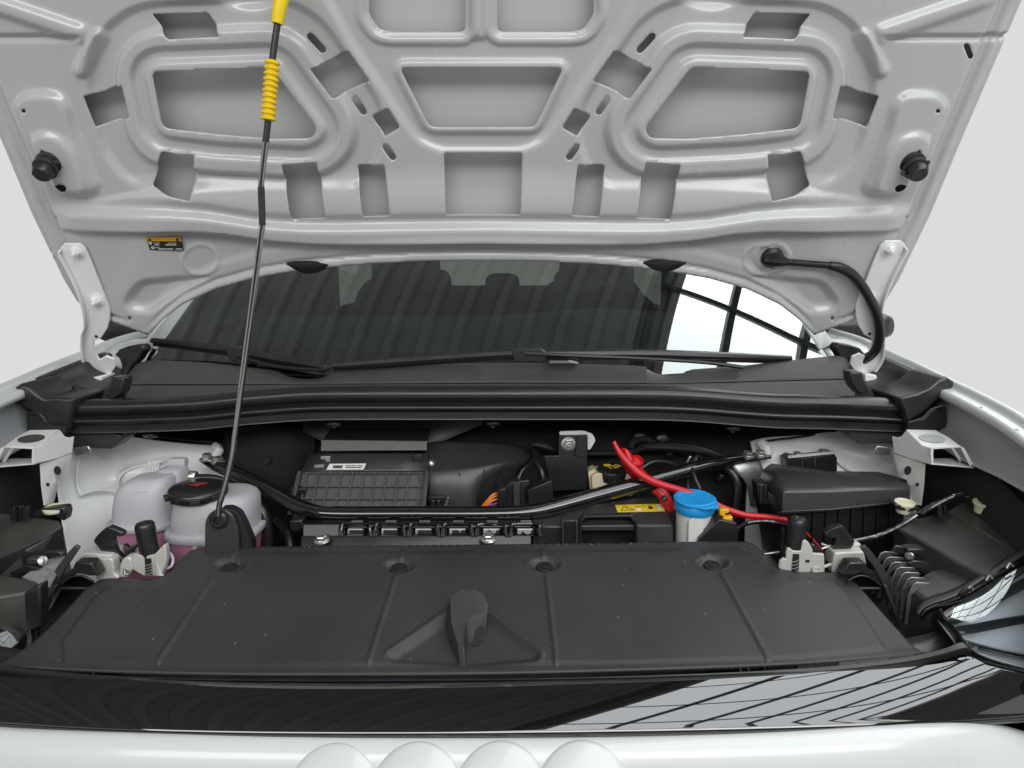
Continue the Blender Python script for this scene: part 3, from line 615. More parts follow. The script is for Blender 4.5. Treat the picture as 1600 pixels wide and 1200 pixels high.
# ------------------------------------------------------------------ bonnet hinges
def hinge(mirror, lbl):
    t = bpy.data.objects.new('hinge', None); COL.objects.link(t); t.parent = bonnet; t['label'] = lbl
    F = (lambda p: p) if not mirror else (lambda p: (2 * HC - p[0] + 6, p[1] - 4))
    pl = [(102, 380), (108, 374), (132, 374), (140, 381), (151, 406), (178, 474), (178, 491), (174, 506), (165, 520), (153, 526), (153, 540), (161, 555), (172, 549), (184, 554), (187, 565), (178, 579), (166, 587), (155, 586), (142, 566), (136, 550), (135, 512), (140, 500), (136, 466), (120, 424), (102, 390)]
    f = [H(*F(p), 12) for p in pl]
    prism('hinge_arm', f, HN * .005, 'bay', t, bevel=.0012)
    ed = [(102, 382), (102, 391), (120, 425), (136, 467), (140, 500), (135, 513), (136, 551), (143, 567), (155, 586)]
    a = [H(*F(p), 16) for p in ed]; b = [H(*F((p[0] + 1, p[1])), 27) for p in ed]
    patch('hinge_flange', [a, b], 'bay', t, nu=2, nv=1, solid=.003)
    for c in ((128, 386), (158, 462)):
        w = lathe('washer', H(*F(c), 16.5), HN, [(.014, 0), (.014, .002)], 'bay', t, seg=20)
        bolt(H(*F(c), 18), HN, .0075, M['bay'], t)
    lathe('rivet_hole', H(*F((157, 518)), 17), HN, [(.003, 0), (.003, .001)], 'matte', t, seg=10)
    s = 1 if mirror else -1
    c = H(*F((155, 578)), 3); lathe('pivot_pin', c - HN * .02, HN, [(.011, 0), (.011, .03), (.007, .034)], 'bay', t, seg=16)
    bp = [(140, 590), (158, 588), (158, 600), (152, 613), (130, 612), (138, 604)]
    slab('hinge_base', [F(p) for p in bp], 1.345, .05, 'bay', t, bevel=.002)
    return t
hinge(False, 'white steel bonnet hinge at the left rear corner, with two bolts'); hinge(True, 'white steel bonnet hinge at the right rear corner, beside the black hose')
for s, lb in ((-1, 'left'), (1, 'right')):
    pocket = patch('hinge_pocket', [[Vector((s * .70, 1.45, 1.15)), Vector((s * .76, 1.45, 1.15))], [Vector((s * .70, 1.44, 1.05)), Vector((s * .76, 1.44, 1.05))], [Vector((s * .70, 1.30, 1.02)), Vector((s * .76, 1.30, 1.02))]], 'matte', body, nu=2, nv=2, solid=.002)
    gp = [(178, 555), (186, 546), (200, 541), (220, 538), (226, 545), (216, 562), (206, 572), (198, 590), (186, 590), (190, 572), (186, 560)] 
    q = [(x, y) for x, y in gp] if s < 0 else [(2 * 765 - x, y - 2) for x, y in gp]
    o = slab('corner_gasket', q, 1.40, .03, 'rubber', None, bevel=.003); tag(o, 'black foam gasket beside the %s bonnet hinge' % lb, 'gasket', 'corner gaskets')

# hose and grommet on the bonnet's right side
hose = thing('bonnet_hose', 'black taped hose looping from the bonnet to the right hinge', 'hose')
g = lathe('grommet', H(1204, 398, 8), HN, [(.020, 0), (.019, .006), (.013, .010), (.011, .018), (.004, .019)], 'rubber', hose, seg=20)
tube('connector_body', [H(1190, 400, 14), H(1205, 400, 18), H(1222, 402, 18)], [.010, .012, .008], 'rubber', hose, n=3)
tube('corrugated_sleeve', [H(1218, 402, 18), H(1255, 404, 22), H(1292, 405, 25)], .0052, 'rubber', hose, n=10)
for i in range(22): lathe('sleeve_ring', H(1222 + i * 3.3, 402.1 + i * .15, 18.4 + i * .3), (1, 0, 0), [(.0062, -.0008), (.0062, .0008)], 'rubber', hose, seg=10)
tube('taped_hose', [H(1288, 405, 25), H(1304, 408, 26), H(1322, 418, 26), H(1338, 436, 26), H(1350, 456, 28), H(1360, 478, 30), H(1365, 505, 30), H(1362, 528, 28), H(1354, 548, 18), H(1340, 566, 4)], [.0075, .009, .009, .0085, .0085, .009, .009, .009, .0085, .008], 'rubber', hose, n=5, res=12)

# ------------------------------------------------------------------ wipers
def wiper(lbl, path, arm, blk):
    t = thing('wiper', lbl, 'wiper', 'windscreen wipers')
    tube('blade', [P(*p) for p in path], [.007] + [.0108] * (len(path) - 2) + [.007], 'plast', t, n=4, res=8, flat=.8)
    tube('blade_rubber', [P(*p) + Vector((0, .004, -.009)) for p in path], .003, 'rubber', t, n=3, res=6)
    tube('arm', [P(*p) for p in arm], .0065, 'plast', t, n=4, res=8, flat=.6)
    slab('joint_block', blk[0], blk[1], .02, 'plast', t, bevel=.002)
wiper('left black windscreen wiper resting low on the glass', [(238, 532, 1.445), (300, 540, 1.425), (370, 549, 1.40), (440, 562, 1.375), (508, 574, 1.348)], [(372, 556, 1.388), (430, 572, 1.36), (500, 578, 1.338), (516, 574, 1.335)], ([(352, 540), (386, 543), (384, 556), (398, 569), (372, 570), (356, 558)], 1.385))
wiper('right black windscreen wiper with its pivot near the centre', [(520, 572, 1.345), (600, 566, 1.345), (700, 559, 1.342), (800, 553, 1.335), (850, 554, 1.335), (1000, 553, 1.345), (1110, 556, 1.36), (1235, 560, 1.40)], [(820, 552, 1.325), (900, 556, 1.325), (1000, 560, 1.335), (1100, 566, 1.345), (1160, 574, 1.345)], ([(800, 546), (846, 545), (856, 553), (852, 566), (802, 566)], 1.322))
br = slab('scuttle_bracket', [(858, 558), (870, 558), (905, 568), (858, 568)], 1.345, .02, 'zinc', None); tag(br, 'small grey metal bracket by the wiper pivot', 'bracket')

# ------------------------------------------------------------------ cabin behind the glass
cabin = bpy.data.objects.new('cabin', None); COL.objects.link(cabin); struct(cabin)
box('cabin_floor', (0, 2.9, .55), (1.4, 2.8, .05), 'cabin', cabin)
for s in (-1, 1):
    box('door_panel', (s * .74, 2.9, .86), (.06, 2.9, .56), 'cabin', cabin)
    box('centre_pillar', (s * .71, 2.95, 1.35), (.07, .13, .56), 'cabin', cabin)
    box('rear_pillar', (s * .66, 4.1, 1.38), (.12, .35, .56), 'cabin', cabin)
    box('roof_rail', (s * .62, 3.2, 1.63), (.10, 2.3, .07), 'cabin', cabin)
box('headliner', (0, 3.3, 1.665), (1.3, 2.3, .03), 'cabin', cabin)
box('tailgate', (0, 4.35, .95), (1.4, .06, .5), 'cabin', cabin); box('rear_header', (0, 4.3, 1.6), (1.3, .06, .12), 'cabin', cabin)
for s in (-1, 1):
    for y0, y1 in ((1.47, 2.88), (3.02, 3.92)): mk('side_window', [(s * .73, y0, 1.10), (s * .73, y1, 1.10), (s * .64, y1, 1.62), (s * .64, max(y0, 2.2), 1.62)], [(0, 1, 2, 3)], 'privacy', cabin)
mk('rear_window', [(-.62, 4.33, 1.2), (.62, 4.33, 1.2), (.58, 4.28, 1.56), (-.58, 4.28, 1.56)], [(0, 1, 2, 3)], 'privacy', cabin)
dsh = patch('dashboard', [[Vector((x, 1.50, 1.13)) for x in (-.70, -.3, 0, .3, .70)], [Vector((x, 1.75, 1.165 + .012 * (x > .1))) for x in (-.70, -.3, 0, .3, .70)], [Vector((x, 2.12, 1.185 + .03 * (.15 < x < .5))) for x in (-.70, -.3, 0, .3, .70)], [Vector((x, 2.17, 1.15)) for x in (-.70, -.3, 0, .3, .70)], [Vector((x, 2.17, .8)) for x in (-.70, -.3, 0, .3, .70)]], 'dash', None, nu=4, nv=4)
tag(dsh, 'grey dashboard top seen through the windscreen', 'dashboard')
sw = thing('steering_wheel', 'dark steering wheel behind the windscreen on the right', 'steering wheel')
c = Vector((.37, 2.42, 1.12)); ax = Vector((0, -.75, .55)).normalized(); rc = ring_curve(c, ax, .185, 28)
tube('rim', rc + rc[:1], .016, 'dash', sw, n=1, res=8)
lathe('hub', c, ax, [(.07, -.02), (.07, .01), (.05, .03), (.01, .035)], 'cabin', sw, seg=20)
for a in (0, math.pi): 
    u = Vector((math.cos(a), 0, 0)); tube('spoke', [c + u * .05, c + u * .18], .014, 'cabin', sw, n=1)
def seat(x, y, w, zt, lbl, rear=False):
    t = thing('seat', lbl, 'seat', 'cabin seats')
    def pad(name, cz, hw, hh, th, yy):
        rings = []
        for dy, sc in ((-th, .82), (-th * .6, 1), (th * .5, 1), (th, .8)):
            rings.append([Vector((x + a * hw * sc, yy + dy, cz + b * hh * sc)) for a, b in rnd([(-1, -1), (1, -1), (.86, 1), (-.86, 1)], .5, 5)])
        return loft(name, rings, 'seat', t)
    pad('backrest', zt - .47, w, .36, .06, y); pad('headrest', zt - .02, w * .56, .105, .045, y)
    for s in (-1, 1): tube('headrest_post', [Vector((x + s * .06, y, zt - .16)), Vector((x + s * .06, y, zt - .08))], .007, 'zinc', t, n=1)
seat(-.38, 2.95, .25, 1.40, 'front seat seen through the left half of the windscreen'); seat(.38, 2.95, .25, 1.40, 'front seat seen behind the steering wheel')
seat(-.38, 3.75, .22, 1.22, 'rear seat far behind the left front seat'); seat(0, 3.78, .18, 1.20, 'middle rear seat with low headrest'); seat(.38, 3.75, .22, 1.22, 'rear seat far behind the right front seat')
# ------------------------------------------------------------------ light block under the bay and the sound-deadened bulkhead
struct(box('bay_light_block', (0, 1.02, .56), (1.45, .75, .02), 'matte', None))  # dark plate added under the bay to block light from below
bulk = patch('bulkhead', [[(60, 640, 1.40), (330, 640, 1.40), (480, 650, 1.38), (800, 650, 1.38), (1000, 652, 1.38), (1180, 652, 1.40), (1500, 640, 1.40)],
                          [(60, 700, 1.38), (330, 690, 1.38), (480, 690, 1.35), (800, 690, 1.345), (1000, 690, 1.345), (1180, 690, 1.36), (1500, 690, 1.38)],
                          [(60, 760, 1.36), (330, 745, 1.35), (480, 745, 1.33), (800, 745, 1.325), (1000, 735, 1.32), (1180, 735, 1.34), (1500, 745, 1.36)],
                          [(60, 860, 1.34), (330, 860, 1.33), (480, 860, 1.31), (800, 860, 1.3), (1000, 860, 1.3), (1180, 860, 1.31), (1500, 860, 1.34)],
                          [(60, 1100, 1.3), (330, 1100, 1.3), (480, 1100, 1.3), (800, 1100, 1.3), (1000, 1100, 1.3), (1180, 1100, 1.3), (1500, 1100, 1.3)]], 'felt', None, nu=5, nv=4)
tag(bulk, 'dark sound-deadening bulkhead at the back of the engine bay', 'bulkhead')
for px, py in ((1048, 709), (1125, 748)):
    lathe('push_pin', P(px, py, 1.318), (0, -1, .3), [(.010, 0), (.009, .004), (.004, .007), (.002, .008)], 'plast', bulk, seg=14)
pad = patch('felt_pad', [[(352, 672, 1.34), (400, 664, 1.31), (440, 664, 1.31), (490, 672, 1.33)], [(346, 700, 1.33), (400, 694, 1.285), (450, 690, 1.285), (492, 700, 1.32)], [(348, 735, 1.325), (405, 725, 1.275), (450, 728, 1.28), (480, 735, 1.31)], [(352, 770, 1.32), (410, 765, 1.28), (445, 772, 1.29), (470, 780, 1.31)], [(360, 810, 1.315), (410, 815, 1.30), (440, 820, 1.305), (465, 822, 1.31)]], 'felt', None, nu=5, nv=5)
tag(pad, 'bulging black felt pad with a round hole beside the brace', 'pad')
lathe('pad_hole', P(417, 718, 1.268), (0, -1, .2), [(.0075, 0), (.0078, .003), (.004, .002)], 'matte', pad, seg=16)

# ------------------------------------------------------------------ inner wings and strut towers (part of the body)
iw = patch('inner_wing', [[(84, 690, 1.235), (130, 690, 1.26), (188, 681, 1.315), (240, 688, 1.325), (300, 694, 1.335), (352, 697, 1.34)],
                          [(84, 708, 1.225), (128, 712, 1.25), (185, 704, 1.305), (240, 706, 1.315), (300, 706, 1.325), (352, 712, 1.33)],
                          [(86, 730, 1.21), (122, 742, 1.235), (180, 728, 1.285), (222, 724, 1.30), (275, 714, 1.315), (352, 728, 1.32)],
                          [(88, 758, 1.195), (122, 764, 1.225), (178, 752, 1.27), (190, 742, 1.265), (250, 735, 1.29), (352, 745, 1.31)],
                          [(92, 790, 1.17), (124, 776, 1.22), (180, 768, 1.275), (205, 770, 1.28), (250, 765, 1.285), (352, 770, 1.30)],
                          [(98, 830, 1.14), (132, 800, 1.205), (182, 790, 1.265), (210, 795, 1.275), (250, 800, 1.28), (352, 805, 1.30)],
                          [(104, 880, 1.10), (150, 860, 1.17), (186, 850, 1.23), (220, 850, 1.25), (260, 850, 1.26), (352, 850, 1.28)],
                          [(104, 980, 1.04), (150, 980, 1.10), (190, 980, 1.15), (220, 980, 1.2), (260, 980, 1.22), (352, 980, 1.25)]], 'bay', body, nu=5, nv=5, solid=.0015)
for pts in ([(124, 702, 1.25), (121, 730, 1.226), (121, 755, 1.219), (126, 772, 1.214)], [(126, 773, 1.21), (150, 766, 1.236), (178, 768, 1.262), (186, 776, 1.265), (187, 806, 1.25)], [(184, 765, 1.262), (187, 745, 1.258), (205, 732, 1.272), (232, 725, 1.288), (262, 722, 1.296)], [(203, 762, 1.268), (210, 748, 1.268), (222, 742, 1.274), (224, 735, 1.28)]):
    tube('seam_bead', Q(pts), .0028, 'bay', body, n=4, res=8)
for i in range(6): tube('tower_ridge', Q([(226 + i * 4, 741 - i, 1.2765), (229 + i * 4, 728 - i, 1.284), (236 + i * 5, 719, 1.291)]), .0016, 'bay', body, n=3, res=6)
bz = tube('foil_wrap', Q([(334, 716, 1.30), (342, 704, 1.305), (336, 696, 1.32)]), [.007, .009, .007], 'bay', body, n=3)
iw = patch('inner_wing', [[(1172, 690, 1.345), (1195, 684, 1.34), (1250, 680, 1.335), (1322, 674, 1.315), (1360, 682, 1.285), (1426, 690, 1.24)],
                          [(1176, 708, 1.335), (1200, 702, 1.33), (1260, 700, 1.325), (1330, 696, 1.305), (1375, 702, 1.27), (1426, 708, 1.225)],
                          [(1182, 722, 1.325), (1210, 716, 1.315), (1265, 712, 1.315), (1330, 712, 1.30), (1385, 720, 1.265), (1426, 735, 1.21)],
                          [(1170, 750, 1.31), (1210, 745, 1.30), (1270, 745, 1.30), (1330, 740, 1.285), (1392, 752, 1.245), (1428, 770, 1.19)],
                          [(1165, 790, 1.29), (1210, 790, 1.29), (1270, 790, 1.28), (1330, 790, 1.27), (1392, 790, 1.23), (1432, 800, 1.17)],
                          [(1160, 980, 1.25), (1210, 980, 1.22), (1270, 980, 1.2), (1330, 980, 1.18), (1392, 980, 1.12), (1440, 980, 1.06)]], 'bay', body, nu=5, nv=5, solid=.0015)
for pts in ([(1278, 720, 1.306), (1302, 716, 1.30), (1316, 728, 1.29), (1330, 738, 1.275)], [(1186, 690, 1.335), (1192, 704, 1.326), (1206, 712, 1.315)]):
    tube('seam_bead', Q(pts), .0028, 'bay', body, n=4, res=8)
tube('foil_wrap', Q([(1186, 690, 1.325), (1196, 700, 1.318), (1200, 712, 1.31)]), [.009, .012, .008], 'bay', body, n=3)
for px, py in ((1169, 713), (1187, 708), (1245, 711), (1285, 707)):
    bolt(P(px, py + 4, 1.285 if px < 1200 else 1.29), (0, -.15, 1), .0085, M['zinc'], body, 'tower_bolt', stud=False)
# slanted dark seam line under the scuttle
for a, b in (((170, 672, 1.33), (350, 692, 1.325)), ((1190, 690, 1.33), (1330, 668, 1.33))):
    tube('tower_seal', Q([a, ((a[0] + b[0]) / 2, (a[1] + b[1]) / 2 + 2, 1.33), b]), .0025, 'rubber', body, n=3, res=6)

# ------------------------------------------------------------------ white sheet-steel brackets on both sides
def bracket(F, Yo, lbl):
    t = thing('wing_bracket', lbl, 'bracket', 'white wing brackets')
    g = lambda p: P(F(p[0]), p[1], p[2] + Yo)
    TOP = [(1416, 671, 1.16), (1462, 672, 1.155), (1482, 683, 1.12), (1501, 697, 1.075), (1457, 700, 1.075), (1441, 695, 1.09)]
    prism('top_plate', [g(p) for p in TOP], (0, 0, -.002), 'bracket', t, bevel=.0006)
    prism('side_plate', [g(p) for p in ((1394, 682, 1.15), (1402, 684, 1.148), (1408, 682, 1.15), (1416, 672, 1.158), (1441, 696, 1.088), (1457, 701, 1.073), (1455, 724, 1.073), (1420, 716, 1.12), (1397, 707, 1.15))], (.002, 0, 0), 'bracket', t, bevel=.0006)
    prism('floor_plate', [g(p) for p in ((1455, 724, 1.072), (1522, 730, 1.07), (1540, 726, 1.10), (1490, 716, 1.13), (1420, 716, 1.122))], (0, 0, -.002), 'bracket', t, bevel=.0006)
    prism('front_leg', [g(p) for p in ((1500, 697, 1.074), (1507, 700, 1.074), (1523, 729, 1.07), (1516, 729, 1.07))], (0, .002, 0), 'bracket', t, bevel=.0006)
    prism('front_leg', [g(p) for p in ((1486, 700, 1.10), (1491, 700, 1.10), (1506, 722, 1.10), (1500, 722, 1.10))], (0, .002, 0), 'bracket', t, bevel=.0006)
    prism('front_rim', [g(p) for p in ((1454, 699, 1.072), (1501, 696.5, 1.072), (1502, 699.5, 1.072), (1458, 702, 1.072), (1459, 722, 1.072), (1455, 725, 1.072))], (0, .002, 0), 'bracket', t, bevel=.0005)
    prism('down_plate', [g(p) for p in ((1396, 709, 1.15), (1420, 717, 1.12), (1446, 725, 1.09), (1444, 760, 1.09), (1440, 790, 1.09), (1425, 788, 1.10), (1418, 750, 1.115), (1404, 745, 1.14))], (0, .002, 0), 'bracket', t, bevel=.0006)
    for px, py, Y, r, e in ((1418, 735, 1.113, .0075, 1.5), (1433, 757, 1.094, .003, 1)):
        lathe('slot_hole', g((px, py, Y)), (0, -1, 0), [(r, 0), (r, .0008)], 'matte', t, seg=16, sx=.75 if e > 1 else 1)
    lathe('top_hole', g((1433, 675.5, 1.15)), (0, 0, 1), [(.0038, .0004), (.0038, .001)], 'matte', t, seg=12)
    a_, b_, c_ = (g(TOP[i]) for i in (0, 3, 5)); n = (b_ - a_).cross(c_ - a_).normalized(); n = n if n.z > 0 else -n
    return t, (lambda px, py: PL(F(px), py, a_, n)), n
t, g, bn = bracket(lambda x: x, 0.0, 'white steel bracket with round grey sticker, right of the fuse box')
lathe('round_sticker', g(1456, 685.5), bn, [(.0185, .0003), (.0185, .0009)], mat('grey_sticker', (.34, .36, .36), .6, var=(300, .3)), t, seg=28)
t, g, bn = bracket(lambda x: 1508 - x, 0.0, 'white steel bracket with large hole, left of the coolant tank')
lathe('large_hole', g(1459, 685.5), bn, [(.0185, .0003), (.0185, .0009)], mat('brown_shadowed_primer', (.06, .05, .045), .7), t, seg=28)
for s, lb in ((0, 'left'), (1, 'right')):
    f = (lambda x: x) if not s else (lambda x: 1508 - x)
    k = slab('fixing_tab', [(f(115), 700), (f(137), 697), (f(142), 704), (f(138), 710), (f(118), 712)], 1.19, .006, 'zinc', None, bevel=.001); tag(k, 'small metal fixing tab behind the %s white bracket' % lb, 'tab', 'fixing tabs')

# ------------------------------------------------------------------ strut brace
brace = thing('strut_brace', 'long gloss black tubular strut brace spanning the engine bay', 'brace')
tube('brace_tube', Q([(338, 726, 1.24), (372, 741, 1.225), (430, 771, 1.185), (462, 789, 1.162), (490, 799, 1.148), (525, 803, 1.142), (650, 803, 1.14), (770, 803, 1.14), (830, 800, 1.142), (868, 792, 1.15), (930, 775, 1.168), (1000, 756, 1.19), (1080, 734, 1.22), (1128, 722, 1.245), (1160, 715, 1.262)]), [.006, .0135] + [.0135] * 11 + [.0115, .005], 'tube', brace, n=6, res=18)
def plate(name, pts, m, parent, th=.004): return prism(name, Q(pts), (0, .001, -th), m, parent, bevel=.001)
e1 = plate('end_plate', [(310, 718, 1.26), (330, 714, 1.28), (352, 726, 1.27), (372, 740, 1.235), (352, 742, 1.225), (330, 732, 1.24)], 'tube', brace)
e2 = plate('end_plate', [(1125, 722, 1.25), (1150, 716, 1.265), (1205, 711, 1.30), (1206, 714, 1.28), (1170, 719, 1.255), (1130, 728, 1.24)], 'tube', brace)
for px, py, Y in ((324, 718, 1.262), (341, 723, 1.258)): bolt(P(px, py, Y), (0, -.1, 1), .009, M['zinc'], brace, stud=False)
for px, py, Y in ((1168, 713, 1.272),): bolt(P(px, py + 1, Y), (0, -.1, 1), .0085, M['zinc'], brace, stud=False)
rb = patch('tower_foot', [[(1140, 724, 1.27), (1165, 720, 1.275), (1185, 718, 1.285)], [(1150, 738, 1.265), (1172, 735, 1.27), (1192, 735, 1.28)], [(1165, 755, 1.265), (1180, 755, 1.27), (1195, 760, 1.28)], [(1172, 790, 1.27), (1185, 790, 1.27), (1198, 790, 1.28)]], 'alu', brace, nu=3, nv=3, solid=.002)

# ------------------------------------------------------------------ air box with ribbed filter door
hv = thing('air_box', 'black heater air box with ribbed filter door and folded flap', 'air box')
patch('duct', [[(474, 655, 1.325), (560, 654, 1.325), (672, 654, 1.325), (753, 652, 1.325)], [(474, 674, 1.315), (520, 690, 1.305), (672, 690, 1.305), (753, 664, 1.32)], [(500, 688, 1.31), (530, 700, 1.30), (668, 700, 1.30), (705, 684, 1.31)]], mat('brownish_grey_plastic', (.105, .098, .09), .5, var=(25, .2)), hv, nu=1, nv=1, solid=.002)
fl_ = prism('flap', Q([(517, 669, 1.295), (673, 669, 1.295), (667, 690, 1.255), (502, 688, 1.255)]), (0, .003, -.003), 'plast', hv)
prism('flap_lip', Q([(502, 687.5, 1.254), (667, 689.5, 1.254), (667, 704, 1.25), (501, 705, 1.25)]), (0, .004, 0), mat('worn_grey_plastic', (.13, .125, .115), .42, var=(60, .25)), hv, bevel=.001)
patch('shoulder', [[(486, 708, 1.265), (560, 707, 1.262), (668, 707, 1.262)], [(478, 722, 1.25), (560, 722, 1.245), (668, 720, 1.245)], [(470, 738, 1.235), (560, 737, 1.232), (668, 737, 1.232)]], 'plast2', hv, nu=2, nv=3, solid=.002)
prism('shoulder_rail', Q([(505, 709, 1.258), (665, 711, 1.258), (665, 714, 1.255), (505, 712, 1.255)]), (0, .006, 0), 'plast2', hv, bevel=.0008)
slab('latch_tab', [(645, 710), (660, 710), (660, 722), (645, 722)], 1.243, .01, 'plast', hv)
slab('metal_tab', [(501, 713), (516, 713), (516, 722), (508, 721), (508, 718), (501, 718)], 1.246, .004, 'zinc', hv, bevel=.0005)
slab('metal_tab', [(490, 727), (506, 726), (506, 733), (492, 733)], 1.24, .004, 'zinc', hv, bevel=.0005)
lb = prism('barcode_label', Q([(510, 734, 1.233), (515, 725.5, 1.241), (572, 725, 1.241), (568, 733.5, 1.233)]), (0, .0005, .0008), 'paper', hv, bevel=0)
for i in range(9): prism('barcode_bar', Q([(520 + i * 1.7, 731.5, 1.2333), (520.9 + i * 1.7, 731.5, 1.2333), (522 + i * 1.7, 727.5, 1.2378), (521.1 + i * 1.7, 727.5, 1.2378)]), (0, -.0008, .001), 'ink', lb, bevel=0)
for a, b, y in ((540, 556, 728), (540, 565, 730.5), (558, 567, 728)): prism('print_line', Q([(a, y + .5, 1.2348 + (730.5 - y) * .0012), (b, y + .5, 1.2348 + (730.5 - y) * .0012), (b, y - .3, 1.2352 + (730.5 - y) * .0012), (a, y - .3, 1.2352 + (730.5 - y) * .0012)]), (0, -.0008, .001), 'ink', lb, bevel=0)
def fd(u, v, off=0.0):                     # filter door plane
    a = P(478, 739, 1.232).lerp(P(662, 739, 1.232), u); b = P(463, 806, 1.180).lerp(P(655, 806, 1.180), u); return a.lerp(b, v) + Vector((0, -.8, .55)).normalized() * off
prism('filter_door', [fd(-.03, -.02), fd(1.03, -.02), fd(1.03, 1.02), fd(-.03, 1.02)], (0, .012, -.008), 'ribgrey', hv)
for i in range(11):
    u = .02 + .096 * i
    prism('rib', [fd(u - .006, 0), fd(u + .006, 0), fd(u + .006, 1), fd(u - .006, 1)], Vector((0, -.8, .55)).normalized() * .006, 'ribgrey', hv, bevel=.0006)
for v in (.02, .335, .625, .97):
    prism('cross_rib', [fd(0, v - .016, .0002), fd(1, v - .016, .0002), fd(1, v + .016, .0002), fd(0, v + .016, .0002)], Vector((0, -.8, .55)).normalized() * .0055, 'ribgrey', hv, bevel=.0006)
for u in (.40, .70): prism('door_catch', [fd(u - .10, .98, .006), fd(u - .06, .88, .006), fd(u + .06, .88, .006), fd(u + .10, .98, .006)], (0, -.004, .002), 'plast', hv)
prism('side_rail', [fd(1.015, -.02), fd(1.05, -.02), fd(1.05, 1), fd(1.015, 1)], (0, -.010, .006), 'plast2', hv, bevel=.001)
prism('side_rail', [fd(-.06, -.02), fd(-.025, -.02), fd(-.025, 1), fd(-.06, 1)], (0, -.010, .006), 'plast2', hv, bevel=.001)
slab('side_hinge', [(452, 764), (478, 763), (476, 778), (452, 780)], 1.20, .03, 'plast', hv)
patch('blower_housing', [[(664, 692, 1.305), (700, 690, 1.305), (760, 691, 1.31), (805, 697, 1.325), (830, 706, 1.335)], [(664, 728, 1.262), (700, 726, 1.262), (750, 722, 1.268), (795, 716, 1.29), (828, 714, 1.325)],
                         [(667, 740, 1.246), (700, 739, 1.245), (745, 735, 1.252), (785, 728, 1.272), (822, 722, 1.31)], [(670, 768, 1.235), (700, 768, 1.234), (738, 766, 1.238), (760, 755, 1.262), (805, 742, 1.30)], [(672, 812, 1.232), (700, 812, 1.231), (738, 812, 1.235), (744, 800, 1.26), (770, 800, 1.29)]], 'plast2', hv, nu=5, nv=4, solid=.002)
for a, b in (((718, 739, 1.243), (718, 806, 1.230)), ((757, 734, 1.252), (744, 790, 1.245)), ((786, 728, 1.268), (770, 762, 1.268))): tube('housing_seam', Q([a, ((a[0] + b[0]) / 2, (a[1] + b[1]) / 2, (a[2] + b[2]) / 2), b]), .0012, 'plast', hv, n=2, res=6)
lathe('rivet', P(673, 723, 1.262), (0, -.6, .8), [(.009, 0), (.008, .002), (.004, .005), (.001, .006)], 'zinc', hv, seg=14)
for px in (676, 685): slab('clip_tooth', [(px - 3, 782), (px + 3, 782), (px + 3, 800), (px - 3, 800)], 1.205, .01, 'plast', hv)
slab('clip_frame', [(668, 776), (697, 776), (692, 784), (668, 784)], 1.208, .012, 'plast', hv)
slab('white_tag', [(694, 790), (699, 777), (702, 777), (698, 791)], 1.21, .003, 'zinc', hv, bevel=.0004)
# wiring plug beside the blower
plug = thing('wiring_plug', 'black wiring plug with orange wires next to the air box', 'plug')
slab('plug_body', rnd([(782, 766), (800, 752), (826, 750), (829, 757), (820, 764), (822, 796), (784, 798)], 3), 1.20, .04, 'plast', plug, bevel=.002)
slab('plug_collar', [(777, 766), (790, 762), (791, 796), (779, 796)], 1.19, .05, 'plast', plug, bevel=.002)
slab('plug_lever', [(802, 756), (812, 752), (812, 796), (803, 797)], 1.193, .02, 'plast2', plug, bevel=.001)
for i, (m_, y) in enumerate((('orange', 770), ('orange', 774), ('orange', 779), ('purple', 785))):
    tube('wire', Q([(746 + i * 3, 800, 1.20), (758 + i * 2, 786 + i, 1.198), (770, y + 3, 1.20), (781, y, 1.205)]), .002, m_, plug, n=4, res=6)
tube('taped_branch', Q([(808, 752, 1.215), (816, 735, 1.225), (832, 720, 1.25), (838, 706, 1.27)]), .004, 'rubber', plug, n=4)
tube('taped_branch', Q([(849, 748, 1.23), (846, 735, 1.235), (838, 720, 1.25), (834, 705, 1.27)]), .005, 'rubber', plug, n=4)
tray = slab('plug_tray', [(824, 766), (862, 750), (866, 792), (826, 796)], 1.195, .03, 'plast', None, bevel=.002); tag(tray, 'black angled tray just right of the wiring plug', 'tray')
# harness along the bulkhead
hn = thing('bulkhead_harness', 'black taped wiring harness along the bulkhead', 'harness')
tube('harness_trunk', Q([(828, 700, 1.30), (838, 694, 1.29), (855, 698, 1.285), (880, 706, 1.29), (930, 708, 1.295), (985, 706, 1.29), (1010, 698, 1.285), (1050, 698, 1.28), (1090, 703, 1.28), (1120, 712, 1.285), (1150, 722, 1.295)]), [.007, .0075, .0075, .0065, .006, .006, .0075, .009, .009, .008, .006], 'rubber', hn, n=5, res=10)
tube('harness_loop', Q([(985, 700, 1.295), (992, 688, 1.30), (1010, 686, 1.30), (1022, 694, 1.295)]), .006, 'felt', hn, n=4)
# black plate with bolt and white tab
pb = thing('battery_bracket', 'black upright plate with a silver bolt in front of the bulkhead', 'bracket')
slab('plate', [(873, 680), (918, 680), (918, 765), (860, 768), (850, 712), (873, 712)], 1.255, .004, 'plast', pb)
slab('rib_step', [(897, 712), (903, 680), (918, 680), (918, 716)], 1.250, .006, 'plast', pb)
bolt(P(888, 694, 1.254), (0, -1, .1), .009, M['zinc'], pb, stud=True)
wt = slab('white_tab', rnd([(874, 674), (912, 673), (926, 678), (931, 688), (922, 703), (918, 703), (918, 680), (874, 680)], 4), 1.262, .004, 'bay', None, bevel=.0006); tag(wt, 'white metal tab behind the black upright plate', 'tab')

